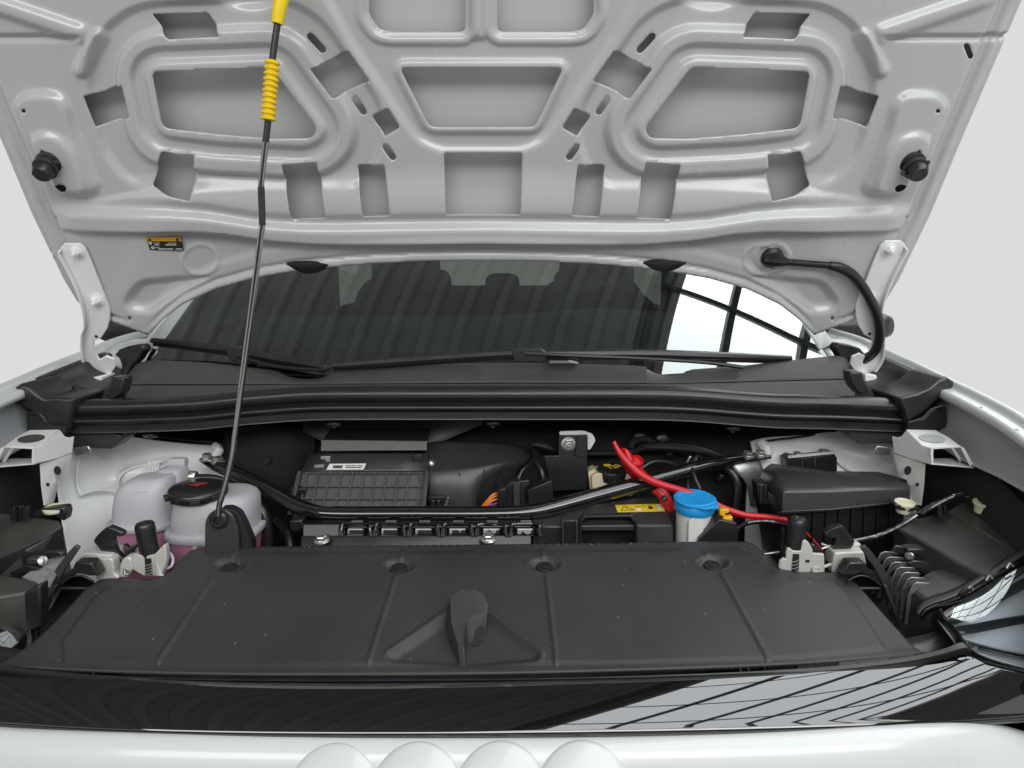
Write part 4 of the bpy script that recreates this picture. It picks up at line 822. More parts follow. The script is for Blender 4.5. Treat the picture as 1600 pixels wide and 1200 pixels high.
# ------------------------------------------------------------------ black crossmember with pressed pockets
cm = thing('crossmember', 'gloss black pressed crossmember with a row of U-shaped pockets', 'crossmember')
def comb(z): return z
prism('top_rail', Q([(470, 812, 1.135), (830, 811, 1.135), (830, 822, 1.105), (470, 823, 1.105)]), (0, 0, -.004), 'tube', cm)
prism('lower_rail', Q([(470, 838, 1.088), (830, 837, 1.088), (830, 872, 1.07), (470, 872, 1.07)]), (0, .004, 0), 'plast', cm)
for i in range(6):
    x0 = 536 + i * 53.0; w = 40
    o = [(x0, 818, 1.100), (x0 + 5, 818, 1.10), (x0 + w - 5, 818, 1.10), (x0 + w, 818, 1.10)]
    rows = []
    for (y, Yo, d) in ((818, 1.106, 0), (822, 1.098, 0), (832, 1.094, .004), (838, 1.09, .002)):
        r = []
        for u, dep in ((-.12, 0), (0, .001), (.08, .014), (.2, .018), (.5, .018), (.8, .018), (.92, .014), (1, .001), (1.12, 0)):
            r.append(P(x0 + u * w - (10 if y < 820 else 0) * 0, y, Yo + (dep if y > 819 else dep * .1)))
        rows.append(r)
    patch('pressed_pocket', rows, 'tube', cm, nu=3, nv=3, solid=.0015)
    tube('pocket_bead', Q([(x0 - 4, 838, 1.086), (x0 - 2, 823, 1.092), (x0 + 3, 819, 1.096), (x0 + w - 3, 819, 1.096), (x0 + w + 2, 823, 1.092), (x0 + w + 4, 838, 1.086)]), .0026, 'tube', cm, n=4, res=8)
    slab('pocket_tab', [(x0 + 12, 816), (x0 + 30, 816), (x0 + 28, 820), (x0 + 13, 820)], 1.104, .01, 'zinc', cm, bevel=.001)
prism('left_plate', Q([(473, 819, 1.10), (530, 819, 1.10), (530, 850, 1.085), (473, 850, 1.085)]), (0, .004, 0), 'plast', cm)
for px, py in ((503, 845), (763, 843)): bolt(P(px, py, 1.075), (0, -.25, 1), .0085, M['zinc'], cm, 'flange_bolt', stud=False)

# ------------------------------------------------------------------ battery cover
bc = thing('battery_cover', 'flat black battery cover carrying a yellow warning label', 'battery cover')
BT = [(832, 806, 1.145), (868, 797, 1.16), (1000, 777, 1.215), (1036, 777, 1.215), (1051, 820, 1.115), (832, 822, 1.113)]
def bt(px, py): 
    a, b, c = P(1000, 777, 1.215), P(1051, 820, 1.115), P(832, 822, 1.113); n = (b - a).cross(c - a).normalized(); n = n if n.z > 0 else -n; return PL(px, py, a, n), n
prism('lid', [bt(x, y)[0] for x, y, _ in BT], (0, 0, -.010), 'plast2', bc, bevel=.002)
prism('front_face', Q([(832, 823, 1.113), (906, 823, 1.113), (906, 870, 1.108), (832, 870, 1.108)]), (0, .004, 0), 'plast', bc)
prism('front_face', Q([(996, 822, 1.113), (1051, 821, 1.113), (1053, 870, 1.108), (996, 870, 1.108)]), (0, .004, 0), 'plast2', bc)
rows = [[(905, 823, 1.112), (912, 808, 1.125), (950, 805, 1.128), (985, 806, 1.126), (996, 822, 1.112)], [(906, 835, 1.112), (914, 820, 1.15), (950, 816, 1.16), (983, 820, 1.15), (996, 835, 1.112)], [(906, 872, 1.10), (914, 872, 1.15), (950, 872, 1.16), (983, 872, 1.15), (996, 872, 1.10)]]
patch('handle_recess', rows, 'matte', bc, nu=3, nv=3, solid=.001)
slab('recess_frame', [(904, 870), (905, 815), (912, 806), (986, 805), (996, 816), (998, 870), (993, 870), (992, 818), (984, 809), (915, 810), (909, 817), (908, 870)], 1.108, .012, 'plast', bc, bevel=.001)
slab('side_clip', [(876, 813), (904, 813), (904, 870), (880, 870)], 1.104, .012, 'plast', bc)
for x in (879, 901): slab('clip_rail', [(x - 1.5, 814), (x + 1.5, 814), (x + 2.5, 870), (x - .5, 870)], 1.101, .004, 'plast2', bc, bevel=.0005)
slab('window', [(834, 826), (857, 826), (857, 870), (834, 870)], 1.1105, .002, 'matte', bc, bevel=0)
n_ = bt(1000, 790)[1]
def lbl(px, py, o=0.0): return bt(px, py)[0] + n_ * (o * .001)
yl = prism('warning_label', [lbl(961, 789.5), lbl(1035, 787.5), lbl(1039, 799), lbl(965, 800.5)], n_ * .0006, 'labely', bc, bevel=0)
def lu(u, v, o=.7): return lbl(961, 789.5, o).lerp(lbl(1035, 787.5, o), u).lerp(lbl(965, 800.5, o).lerp(lbl(1039, 799, o), u), v)
for a, b, c2, d2 in ((.09, .78, .18, .18), (.18, .18, .36, .78), (.07, .80, .37, .80)):
    p, q = lu(a, b), lu(c2, d2); tube('triangle_edge', [p, q], .0007, 'ink', yl, n=1, res=4)
tube('bolt_mark', [lu(.19, .35), lu(.21, .5), lu(.20, .55), lu(.22, .70)], .0006, 'ink', yl, n=1, res=4)
prism('book_icon', [lu(.40, .55), lu(.52, .55), lu(.52, .85), (lu(.40, .85))], n_ * .0002, 'paper', yl, bevel=0)
tube('house_icon', [lu(.39, .5), lu(.45, .2), lu(.53, .5)], .0006, 'ink', yl, n=1, res=4)
tube('arrow_icon', [lu(.54, .2), lu(.61, .25), lu(.60, .45)], .0006, 'ink', yl, n=1, res=4)
lathe('hand_icon', lu(.72, .55, .7), n_, [(.0042, 0), (.0042, .0003)], 'ink', yl, seg=12)
for k in range(4): tube('finger_icon', [lu(.69 + .02 * k, .4), lu(.685 + .024 * k, .12)], .0005, 'ink', yl, n=1, res=4)
prism('code_patch', [lu(.86, .12), lu(.95, .12), lu(.95, .85), lu(.86, .85)], n_ * .0002, 'paper', yl, bevel=0)

# ------------------------------------------------------------------ brake fluid reservoir
bf = thing('brake_fluid_reservoir', 'cream brake fluid reservoir with black cap bearing yellow symbols', 'reservoir')
slab('tank', rnd([(924, 745), (932, 740), (980, 740), (986, 746), (990, 775), (926, 775)], 4), 1.235, .05, 'cream', bf, bevel=.004)
slab('tank_shoulder', rnd([(919, 738), (930, 733), (930, 768), (922, 766)], 2), 1.25, .03, 'cream', bf, bevel=.002)
slab('side_fitting', [(980, 738), (990, 728), (997, 760), (984, 762)], 1.245, .02, 'zinc', bf, bevel=.002)
c = P(957, 744, 1.255); cp = lathe('cap', c, (0, -.25, 1), [(.026, -.002), (.028, .0), (.028, .014), (.025, .019), (.010, .0195), (.002, .0195)], 'plast', bf, seg=30)
ca = Vector((0, -.25, 1)).normalized()
for k in range(22):
    a = 2 * math.pi * k / 22; u = Vector((1, 0, 0)); w = ca.cross(u); p = c + (u * math.cos(a) + w * math.sin(a)) * .0284; tube('grip', [p + ca * .001, p + ca * .014], .0012, 'plast', cp, n=1, res=5)
w = ca.cross(Vector((1, 0, 0))); ct = c + ca * .0197
prism('cap_symbol', [ct + Vector((1, 0, 0)) * (x * .001) + w * (y * .001) for x, y in disc((-10, 6), 7.5, 12, .6)], ca * .0003, 'labely', cp, bevel=0)
for x0, y0, x1, y1 in ((-3, 2, 6, 3), (0, -4, 9, -2), (4, 8, 12, 5), (8, 1, 15, 3), (-8, -2, -3, -6)): tube('cap_print', [ct + Vector((1, 0, 0)) * (x0 * .001) + w * (y0 * .001), ct + Vector((1, 0, 0)) * (x1 * .001) + w * (y1 * .001)], .0009, 'labely', cp, n=1, res=4)

# ------------------------------------------------------------------ red cable and terminal cover
rc_ = thing('red_battery_cable', 'thick red cable sweeping from the terminal cover to the fuse box', 'cable')
tube('cable', Q([(959, 690, 1.20), (966, 704, 1.195), (980, 722, 1.185), (1002, 742, 1.172), (1030, 756, 1.16), (1070, 768, 1.148), (1105, 782, 1.138), (1135, 796, 1.13), (1165, 805, 1.125), (1200, 808, 1.12), (1232, 813, 1.11), (1262, 835, 1.11), (1285, 860, 1.10)]), [.0035, .005, .0065, .007, .0065, .006, .0058, .0056, .0054, .0052, .0048, .002, .0015], 'red', rc_, n=6, res=12)
tc_ = thing('terminal_cover', 'red plastic terminal cover folded up behind the brace', 'terminal cover')
patch('cover_shell', [[(968, 702, 1.215), (976, 700, 1.205), (984, 708, 1.205), (992, 718, 1.21)], [(972, 722, 1.21), (984, 722, 1.195), (994, 728, 1.195), (1004, 734, 1.205)], [(984, 742, 1.205), (996, 745, 1.19), (1006, 744, 1.19), (1016, 746, 1.2)], [(1000, 756, 1.205), (1010, 756, 1.195), (1020, 755, 1.195), (1026, 752, 1.2)]], 'red', tc_, nu=4, nv=4, solid=.002)
lathe('cover_boss', P(994, 722, 1.20), (.2, -.6, .7), [(.011, -.012), (.0115, .006), (.009, .008), (.008, .002)], 'red', tc_, seg=18)
patch('cover_flap', [[(1018, 768, 1.185), (1030, 762, 1.182), (1040, 764, 1.185)], [(1028, 776, 1.18), (1038, 774, 1.175), (1048, 778, 1.18)], [(1036, 790, 1.175), (1046, 790, 1.17), (1052, 790, 1.175)], [(1042, 800, 1.17), (1048, 801, 1.168), (1054, 796, 1.17)]], 'red', tc_, nu=3, nv=3, solid=.002)
lathe('flap_stud', P(1038, 779, 1.172), (0, -.7, .7), [(.0055, 0), (.005, .003), (.002, .005)], 'plast', tc_, seg=14)

# ------------------------------------------------------------------ washer filler
wf = thing('washer_filler', 'milky washer filler neck with bright blue cap', 'filler neck')
c = P(1082, 850, 1.125); z0 = c.z; zt = P(1082, 792, 1.125).z
lathe('neck', (c.x, 1.125, z0 - .06), (0, 0, 1), [(.0285, 0), (.0285, .06), (.029, zt - z0 + .06)], 'milk', wf, seg=28)
slab('neck_rib', [(1076, 815), (1090, 803), (1100, 815), (1098, 860), (1074, 860)], 1.094, .01, 'milk', wf, bevel=.002)
ca = Vector((0, -.12, 1)).normalized(); cc_ = Vector((c.x, 1.125, zt - .004))
cp = lathe('cap', cc_, ca, [(.0325, 0), (.0335, .004), (.0335, .012), (.0315, .015), (.034, .0165), (.0345, .020), (.030, .0225), (.026, .0215), (.004, .0215)], 'blue', wf, seg=36)
w = ca.cross(Vector((1, 0, 0)))
prism('cap_tab', [cc_ + ca * .0165 + Vector((1, 0, 0)) * (x * .001) + w * (y * .001) for x, y in ((-16, -29), (6, -39), (30, -34), (34, -16), (26, -20), (4, -30))], ca * .005, 'blue', cp, bevel=.001)
# small bracket with amber clip
cb = thing('clip_bracket', 'black sloping bracket topped by a small amber clip', 'bracket')
slab('bracket_body', rnd([(1086, 880), (1092, 842), (1124, 812), (1152, 818), (1156, 880)], 3), 1.085, .03, 'plast', cb, bevel=.003)
slab('amber_clip', [(1125, 797), (1139, 796), (1140, 801), (1133, 803), (1135, 809), (1145, 807), (1145, 812), (1142, 819), (1127, 819), (1126, 812), (1130, 811), (1129, 806), (1125, 806)], 1.094, .012, 'amber', cb, bevel=.0015)
# clip and thin hose over the brace
hc = thing('hose_clip', 'metal spring clip holding a thin black hose above the brace', 'clip')
slab('clip_plate', [(1069, 730), (1078, 712), (1083, 715), (1080, 732)], 1.26, .006, 'zinc', hc)
tube('thin_hose', Q([(1097, 722, 1.255), (1092, 714, 1.25), (1084, 715, 1.245), (1080, 724, 1.225), (1083, 740, 1.20), (1094, 766, 1.175)]), .004, 'rubber', hc, n=5, res=8)
lathe('clip_ring', P(1090, 720, 1.25), (.7, -.6, .3), [(.010, -.004), (.010, .004)], 'zinc', hc, seg=16, caps=False)

# ------------------------------------------------------------------ fuse box
fb_ = thing('fuse_box', 'large black fuse box with domed lid on the right of the bay', 'fuse box')
lid0 = Q([(1186, 757, 1.20), (1208, 772, 1.13), (1222, 800, 1.095), (1300, 796, 1.095), (1421, 783, 1.095), (1426, 764, 1.12), (1412, 752, 1.21), (1300, 742, 1.255), (1198, 735, 1.255)])
lid1 = Q([(1188, 745, 1.20), (1209, 757, 1.13), (1224, 768, 1.097), (1300, 767, 1.097), (1421, 762, 1.097), (1424, 755, 1.125), (1408, 746, 1.205), (1300, 738, 1.245), (1200, 727, 1.25)])
lid2 = Q([(1192, 733, 1.20), (1213, 741, 1.145), (1228, 762, 1.105), (1300, 761, 1.105), (1417, 758, 1.105), (1416, 750, 1.13), (1372, 737, 1.20), (1300, 736, 1.225), (1205, 724, 1.245)])
loft('lid', [lid0, lid1, lid2], 'plast2', fb_, bevel=.0025, seg=3)
slab('lid_skirt', [(1220, 799), (1222, 804), (1300, 799), (1421, 786), (1421, 782), (1300, 795)], 1.092, .01, 'plast', fb_, bevel=.001)
prism('lid_mark', Q([(1281, 750, 1.145), (1284, 746, 1.16), (1294, 746.5, 1.16), (1292, 750.5, 1.145)]), (0, 0, .0008), 'plast', fb_, bevel=0)
slab('box_body', [(1216, 800), (1300, 797), (1415, 786), (1405, 900), (1230, 900)], 1.11, .12, 'plast', fb_, bevel=.002)
for i in range(9):
    x = 1232 + i * 20; slab('body_rib', [(x, 804 - i * 1.6), (x + 2, 804 - i * 1.6), (x - 4, 880), (x - 6, 880)], 1.104, .008, 'plast', fb_, bevel=.0006)
slab('side_latch', [(1183, 756), (1200, 757), (1202, 790), (1186, 788)], 1.15, .03, 'plast', fb_)
for x in (1188, 1195): slab('latch_rib', [(x, 757), (x + 2, 757), (x + 2, 785), (x, 785)], 1.146, .006, 'plast2', fb_, bevel=.0005)
rc2 = slab('relay_block', [(1228, 718), (1236, 713), (1250, 716), (1296, 711), (1303, 708), (1308, 716), (1308, 740), (1230, 740)], 1.275, .03, 'plast', None, bevel=.001); tag(rc2, 'small black relay block bolted behind the fuse box lid', 'relay block')
for x in (1252, 1272): slab('relay_rib', [(x, 716), (x + 3, 716), (x + 3, 730), (x, 730)], 1.272, .004, 'plast2', rc2, bevel=.0005)
prism('relay_strap', Q([(1232, 713, 1.277), (1305, 706, 1.277), (1305, 709, 1.272), (1232, 716, 1.272)]), (0, .006, 0), 'bay', rc2, bevel=.0005)
# black leads
for lbl_, pts, r in (('black lead running under the red cable to the fuse box', [(1150, 828, 1.09), (1160, 821, 1.09), (1175, 816, 1.09), (1200, 815, 1.095), (1228, 820, 1.10)], .004),
                     ('black bonnet release cable crossing to the right headlamp', [(1336, 846, 1.02), (1370, 838, 1.03), (1405, 822, 1.04), (1440, 800, 1.045), (1470, 784, 1.045), (1505, 776, 1.045)], .0038),
                     ('second black cable on top of the right headlamp clip', [(1440, 803, 1.035), (1465, 788, 1.035), (1490, 776, 1.035), (1512, 773, 1.04)], .0038)):
    o = tube('cable', Q(pts), r, 'tube', None, n=5, res=10); tag(o, lbl_, 'cable', 'black cables')
o = slab('steel_rod', [(1194, 865), (1218, 862), (1218, 865), (1194, 868)], 1.02, .004, 'zinc', None, bevel=.0008); tag(o, 'short bright steel rod left of the right latch', 'rod')

# ------------------------------------------------------------------ coolant tank
ct_ = thing('coolant_tank', 'milky coolant expansion tank holding pink fluid', 'coolant tank')
def lobe(name, rows, Yc, m, parent, ex=3.2):
    rings = []
    for py, cx, hw, hd in rows:
        c = P(cx, py, Yc); hwm = hw * (c - CAM).dot(FWD) / FPX; c = Vector((c.x, Yc, P(cx, py, Yc - hd).z)); r = []
        for k in range(28):
            a = 2 * math.pi * k / 28; ca_, sa = math.cos(a), math.sin(a)
            r.append(c + Vector((math.copysign(abs(ca_) ** (2 / ex), ca_) * hwm, math.copysign(abs(sa) ** (2 / ex), sa) * hd, 0)))
        rings.append(r)
    return loft(name, rings, m, parent, angle=60)
lobe('upper_shell', [(829, 233, 45, .05), (800, 232, 43, .049), (780, 232, 41, .046), (766, 234, 37, .042), (757, 238, 31, .035), (750, 243, 22, .024), (747, 246, 10, .012)], 1.165, 'tank', ct_)
lobe('upper_shell', [(800, 270, 30, .04), (760, 268, 26, .034), (745, 268, 22, .03), (737, 270, 17, .022), (732, 271, 8, .012)], 1.205, 'tank', ct_)
lobe('upper_shell', [(843, 341, 64, .055), (815, 341, 62, .054), (795, 342, 60, .052), (787, 343, 55, .048), (780, 344, 46, .042), (777, 345, 30, .03)], 1.135, 'tank', ct_)
slab('hose_port', [(258, 725), (262, 718), (286, 718), (288, 726), (286, 734), (260, 734)], 1.215, .02, 'tank', ct_, bevel=.003)
lobe('flange', [(835, 233, 50, .055), (832, 233, 52, .057), (827, 233, 52, .057), (825, 233, 50, .055)], 1.165, 'tank', ct_)
lobe('flange', [(853, 341, 69, .060), (850, 341, 71, .062), (843, 341, 71, .062), (840, 341, 69, .060)], 1.135, 'tank', ct_)
lobe('lower_shell', [(836, 233, 46, .051), (870, 234, 45, .05), (905, 236, 43, .05)], 1.165, 'pink', ct_)
lobe('lower_shell', [(854, 341, 65, .056), (880, 341, 63, .055), (910, 341, 60, .05)], 1.135, 'pink', ct_)
for x in (213, 266, 300): slab('shell_rib', [(x, 836), (x + 7, 836), (x + 8, 890), (x + 1, 890)], 1.11 if x < 290 else 1.078, .02, 'tank', ct_, bevel=.001)
c = Vector((P(311, 778, 1.12).x, 1.118, P(345, 778, 1.105).z + .001)); ca = Vector((.02, -.03, 1)).normalized()
cp = lathe('cap', c, ca, [(.042, -.004), (.046, 0), (.047, .008), (.044, .0135), (.039, .0155), (.012, .0165), (.002, .0165)], 'plast', ct_, seg=40)
u = Vector((1, 0, 0)); w = ca.cross(u).normalized()
for k, a in enumerate((-2.5, -1.9, -1.25, -.6)): box('cap_lug', c + (u * math.cos(a) + w * math.sin(a)) * .048 + ca * .005, (.016, .007, .008), 'plast', cp, rot=Matrix.Rotation(a + math.pi / 2, 3, 'Z'), bevel=.001)
for pts in (((-20, 8), (-12, 0), (-2, 3), (10, 4)), ((-14, 12), (-2, 10), (12, 10)), ((-4, -2), (4, -1))): tube('cap_print', [c + ca * .0167 + u * (x * .001) + w * (y * .001) for x, y in pts], .0008, 'redink', cp, n=2, res=4)
for i in range(5): tube('moulded_mark', Q([(208 + i * 5, 771 - i * .3, 1.118), (211 + i * 5, 768 - i * .3, 1.1195)]), .0006, 'tank', ct_, n=1, res=4)
hs = thing('coolant_hose', 'black rubber hose from the coolant tank neck down beside it', 'hose')
tube('hose_run', Q([(302, 748, 1.17), (330, 748, 1.175), (352, 755, 1.18), (368, 768, 1.18)]), .008, 'rubber', hs, n=5, res=12)
tube('hose_run', Q([(368, 768, 1.175), (395, 785, 1.17), (410, 800, 1.165), (417, 825, 1.16), (420, 880, 1.15)]), .0105, 'rubber', hs, n=5, res=12)
lathe('hose_clamp', P(301, 745, 1.17), (1, .1, -.1), [(.0095, -.006), (.0105, -.004), (.0105, .004), (.0095, .006)], 'zinc', hs, seg=16)

# ------------------------------------------------------------------ bonnet prop
pr = thing('bonnet_prop', 'thin steel bonnet prop rod with yellow grip, bent at several points', 'prop rod')
PR = [(341, 806, 1.012), (343, 788, 1.012), (348, 772, 1.012), (362, 716, 1.015), (368, 672, 1.016), (383, 560, 1.018), (396, 460, 1.02), (406, 380, 1.022), (410, 350, 1.022), (409, 318, 1.022), (408, 290, 1.022), (412, 250, 1.022), (419, 186, 1.022), (425, 100, 1.022), (434, 30, 1.022), (441, -20, 1.022)]
tube('rod', Q(PR), .0042, 'rod', pr, n=5, res=12)
tube('black_sleeve', Q([(410, 352, 1.0215), (409, 318, 1.0215), (408, 292, 1.0215)]), .0048, 'plast', pr, n=4, res=12)
tube('rod_upper', Q([(415, 222, 1.0215), (419, 186, 1.0215), (425, 100, 1.0215), (434, 34, 1.0215)]), .0046, 'plast', pr, n=4, res=12)
gp = tube('grip', Q([(419, 187, 1.0205), (422, 140, 1.0205), (425.5, 97, 1.0205)]), .0072, 'yellow', pr, n=4, res=14)
for i in range(11):
    t_ = i / 10; px = 419 + 6.5 * t_; py = 185 - 87 * t_; a_ = (P(425.5, 97, 1.0205) - P(419, 187, 1.0205))
    lathe('grip_ring', P(px, py, 1.0205), a_, [(.0068, -.0032), (.0102, -.0016), (.0104, .0008), (.0070, .0030)], 'yellow', pr, seg=16)
tube('tip', Q([(433, 37, 1.02), (437, 12, 1.02), (442, -12, 1.022), (447, -32, 1.03)]) + [H(453, -52, 2)], [.0078, .0092, .0105, .0105, .009], 'yellow', pr, n=4, res=14)
bk = thing('prop_bracket', 'rounded black bracket with rubber grommet at the foot of the prop', 'bracket')
slab('bracket_plate', rnd([(319, 900), (320, 816), (326, 803), (338, 796), (352, 796), (364, 806), (372, 830), (374, 900)], 5), 1.028, .008, 'plast2', bk, bevel=.003)
slab('bracket_side', rnd([(342, 796), (358, 795), (372, 803), (382, 822), (394, 852), (394, 900), (376, 900), (370, 830), (362, 808)], 4), 1.036, .02, 'plast', bk, bevel=.003)
lathe('grommet', P(342, 812, 1.026), (0, -1, .15), [(.0135, 0), (.0135, .003), (.010, .006), (.006, .006), (.005, .002)], 'rubber', bk, seg=22)

# further hoses and fittings filling the dark corners
for lbl_, pts, r, m_ in (('ribbed black hose on the bulkhead behind the washer filler', [(1098, 736, 1.29), (1118, 728, 1.28), (1140, 736, 1.27), (1152, 756, 1.26), (1150, 790, 1.25), (1146, 830, 1.24)], .0075, 'rubber'),
                     ('thin black pipe running behind the red terminal cover', [(990, 742, 1.27), (1020, 722, 1.28), (1052, 726, 1.285), (1072, 744, 1.28), (1076, 770, 1.27)], .005, 'rubber'),
                     ('black hose dropping between coolant tank and crossmember', [(432, 812, 1.20), (444, 824, 1.18), (452, 838, 1.16), (456, 870, 1.14)], .008, 'rubber')):
    o = tube('hose', Q(pts), r, m_, None, n=5, res=10); tag(o, lbl_, 'hose', 'bay hoses')
o = slab('pipe_fitting', [(452, 814), (472, 812), (474, 826), (466, 832), (454, 830)], 1.12, .03, 'plast', None, bevel=.003); tag(o, 'small black pipe fitting at the left end of the crossmember', 'fitting')
for i, (px, py) in enumerate(((1000, 684), (1034, 686))):
    o = lathe('grommet', P(px, py, 1.325), (0, -1, .2), [(.016, 0), (.015, .008), (.010, .012), (.003, .012)], 'rubber', bulk, seg=18)
# ------------------------------------------------------------------ bonnet latches
def teeth(pts, Y, n, t):
    (x0, y0), (x1, y1) = pts
    for i in range(n):
        y = y0 + (y1 - y0) * (i + .5) / n; tube('spring_coil', Q([(x0, y + 1.5, Y), ((x0 + x1) / 2, y + 1.0, Y - .002), (x1, y - 2, Y)]), .0009, 'zinc', t, n=3, res=6)
L = thing('bonnet_latch', 'beige metal bonnet latch with black hook on the left', 'latch', 'bonnet latches')
slab('housing', [(117, 876), (121, 868), (135, 864), (172, 867), (177, 871), (178, 897), (184, 903), (160, 905), (152, 890), (119, 889)], .985, .03, 'beige', L, bevel=.0025)
slab('housing_cheek', rnd([(147, 874), (172, 872), (177, 876), (178, 896), (186, 902), (184, 906), (150, 906)], 3), .978, .02, 'beige', L, bevel=.002)
slab('housing_top', [(136, 860), (165, 859), (178, 866), (176, 870), (136, 866)], 1.0, .03, 'beige', L, bevel=.0015)
slab('slot_hole', [(125, 873), (136, 873), (136, 877), (125, 877)], .9835, .002, 'matte', L, bevel=0)
slab('neck', [(186, 903), (187, 882), (192, 873), (200, 870), (205, 874), (207, 890), (200, 903)], .982, .02, 'beige', L, bevel=.0025)
slab('spring_box', [(206, 872), (208, 866), (224, 868), (240, 868), (255, 852), (258, 853), (261, 872), (253, 900), (224, 900), (206, 890)], .986, .012, 'beige', L, bevel=.0015)
prism('box_side', Q([(241, 868, .985), (256, 851, 1.02), (260, 870, 1.02), (254, 900, .985), (242, 900, .985)]), (.001, .002, 0), 'beige', L, bevel=.0008)
slab('box_slot', [(226, 873), (236, 873), (238, 898), (227, 898)], .985, .002, 'matte', L, bevel=0); teeth(((227, 880), (238, 898)), .984, 4, L)
prism('side_slot', Q([(252, 868, .998), (258, 862, 1.012), (257, 888, 1.008), (253, 894, .998)]), (.002, 0, 0), 'matte', L, bevel=0)
tube('side_loop', Q([(259, 864, 1.01), (266, 865, 1.01), (270, 874, 1.005), (268, 884, 1.0), (262, 888, 1.0)]), .0022, 'tank', L, n=4, res=8)
slab('hook', rnd([(145, 846), (150, 838), (163, 826), (170, 823), (181, 827), (192, 832), (193, 838), (179, 839), (176, 843), (181, 862), (194, 876), (194, 900), (180, 898), (178, 868), (164, 868), (158, 862)], 3), .995, .012, 'plast', L, bevel=.0025)
slab('fork', [(192, 851), (200, 857), (214, 850), (216, 852), (206, 863), (207, 873), (196, 872)], 1.003, .01, 'plast', L, bevel=.0015)
lathe('pivot', P(199, 893, .978), (0, -1, .1), [(.006, 0), (.006, .002), (.004, .0025), (.003, .001)], 'zinc', L, seg=16)
c = P(235, 868, 1.0); ax = Vector((-.06, -.05, 1)); hgt = .052
lathe('rubber_post', c, ax, [(.0140, -.02), (.0142, hgt - .008), (.0138, hgt - .003), (.0120, hgt), (.004, hgt + .0008), (.002, hgt - .001)], 'rubber', L, seg=24)
L = thing('bonnet_latch', 'beige metal bonnet latch with black hook on the right, below the fuse box', 'latch', 'bonnet latches')
slab('spring_plate', [(1229, 862), (1231, 856), (1237, 858), (1239, 861), (1252, 861), (1254, 846), (1259, 844), (1264, 848), (1270, 859), (1270, 865), (1288, 866), (1289, 895), (1228, 895), (1217, 888), (1219, 877), (1225, 872), (1229, 874)], .985, .006, 'beige', L, bevel=.0015)
slab('plate_slot', [(1239, 866), (1249, 866), (1248, 895), (1237, 895)], .984, .002, 'matte', L, bevel=0); teeth(((1238, 874), (1248, 895)), .983, 4, L)
slab('small_hole', [(1259, 875), (1265, 875), (1265, 879), (1259, 879)], .984, .002, 'matte', L, bevel=0)
prism('plate_side', Q([(1219, 848, 1.02), (1223, 843, 1.025), (1229, 858, .99), (1229, 874, .985), (1221, 872, 1.0)]), (.001, .002, 0), 'plast', L, bevel=.0008)
lathe('pivot', P(1275, 890, .983), (0, -1, .1), [(.0062, 0), (.0062, .002), (.0042, .0025), (.003, .001)], 'beige', L, seg=16)
slab('housing', rnd([(1304, 864), (1350, 862), (1354, 880), (1354, 895), (1300, 896), (1302, 876)], 3), .984, .03, 'beige', L, bevel=.003)
slab('housing_top', rnd([(1330, 858), (1334, 850), (1344, 849), (1348, 855), (1345, 863), (1331, 863)], 2), 1.0, .02, 'beige', L, bevel=.002)
slab('hook', rnd([(1288, 833), (1300, 826), (1316, 821), (1322, 827), (1336, 845), (1331, 856), (1322, 864), (1306, 886), (1292, 888), (1302, 862), (1307, 841), (1290, 838)], 3), .996, .012, 'plast', L, bevel=.0025)
slab('release_lever', [(1264, 852), (1272, 850), (1288, 862), (1290, 870), (1268, 866)], .995, .008, 'plast', L, bevel=.0015)
for a in (((1283, 850), (1292, 853)), ((1284, 857), (1303, 851))): tube('spring_arm', Q([a[0], a[1]], 1.01), .0018, 'zinc', L, n=1, res=8)
tube('cross_pin', Q([(1286, 886), (1300, 881)], .99), .0024, 'beige', L, n=1, res=10)
c = P(1241, 860, 1.0); ax = Vector((.03, -.05, 1))
lathe('rubber_post', c, ax, [(.0132, -.02), (.0135, hgt - .008), (.0128, hgt - .003), (.0105, hgt), (.004, hgt + .0006), (.0022, hgt - .001)], 'rubber', L, seg=24)

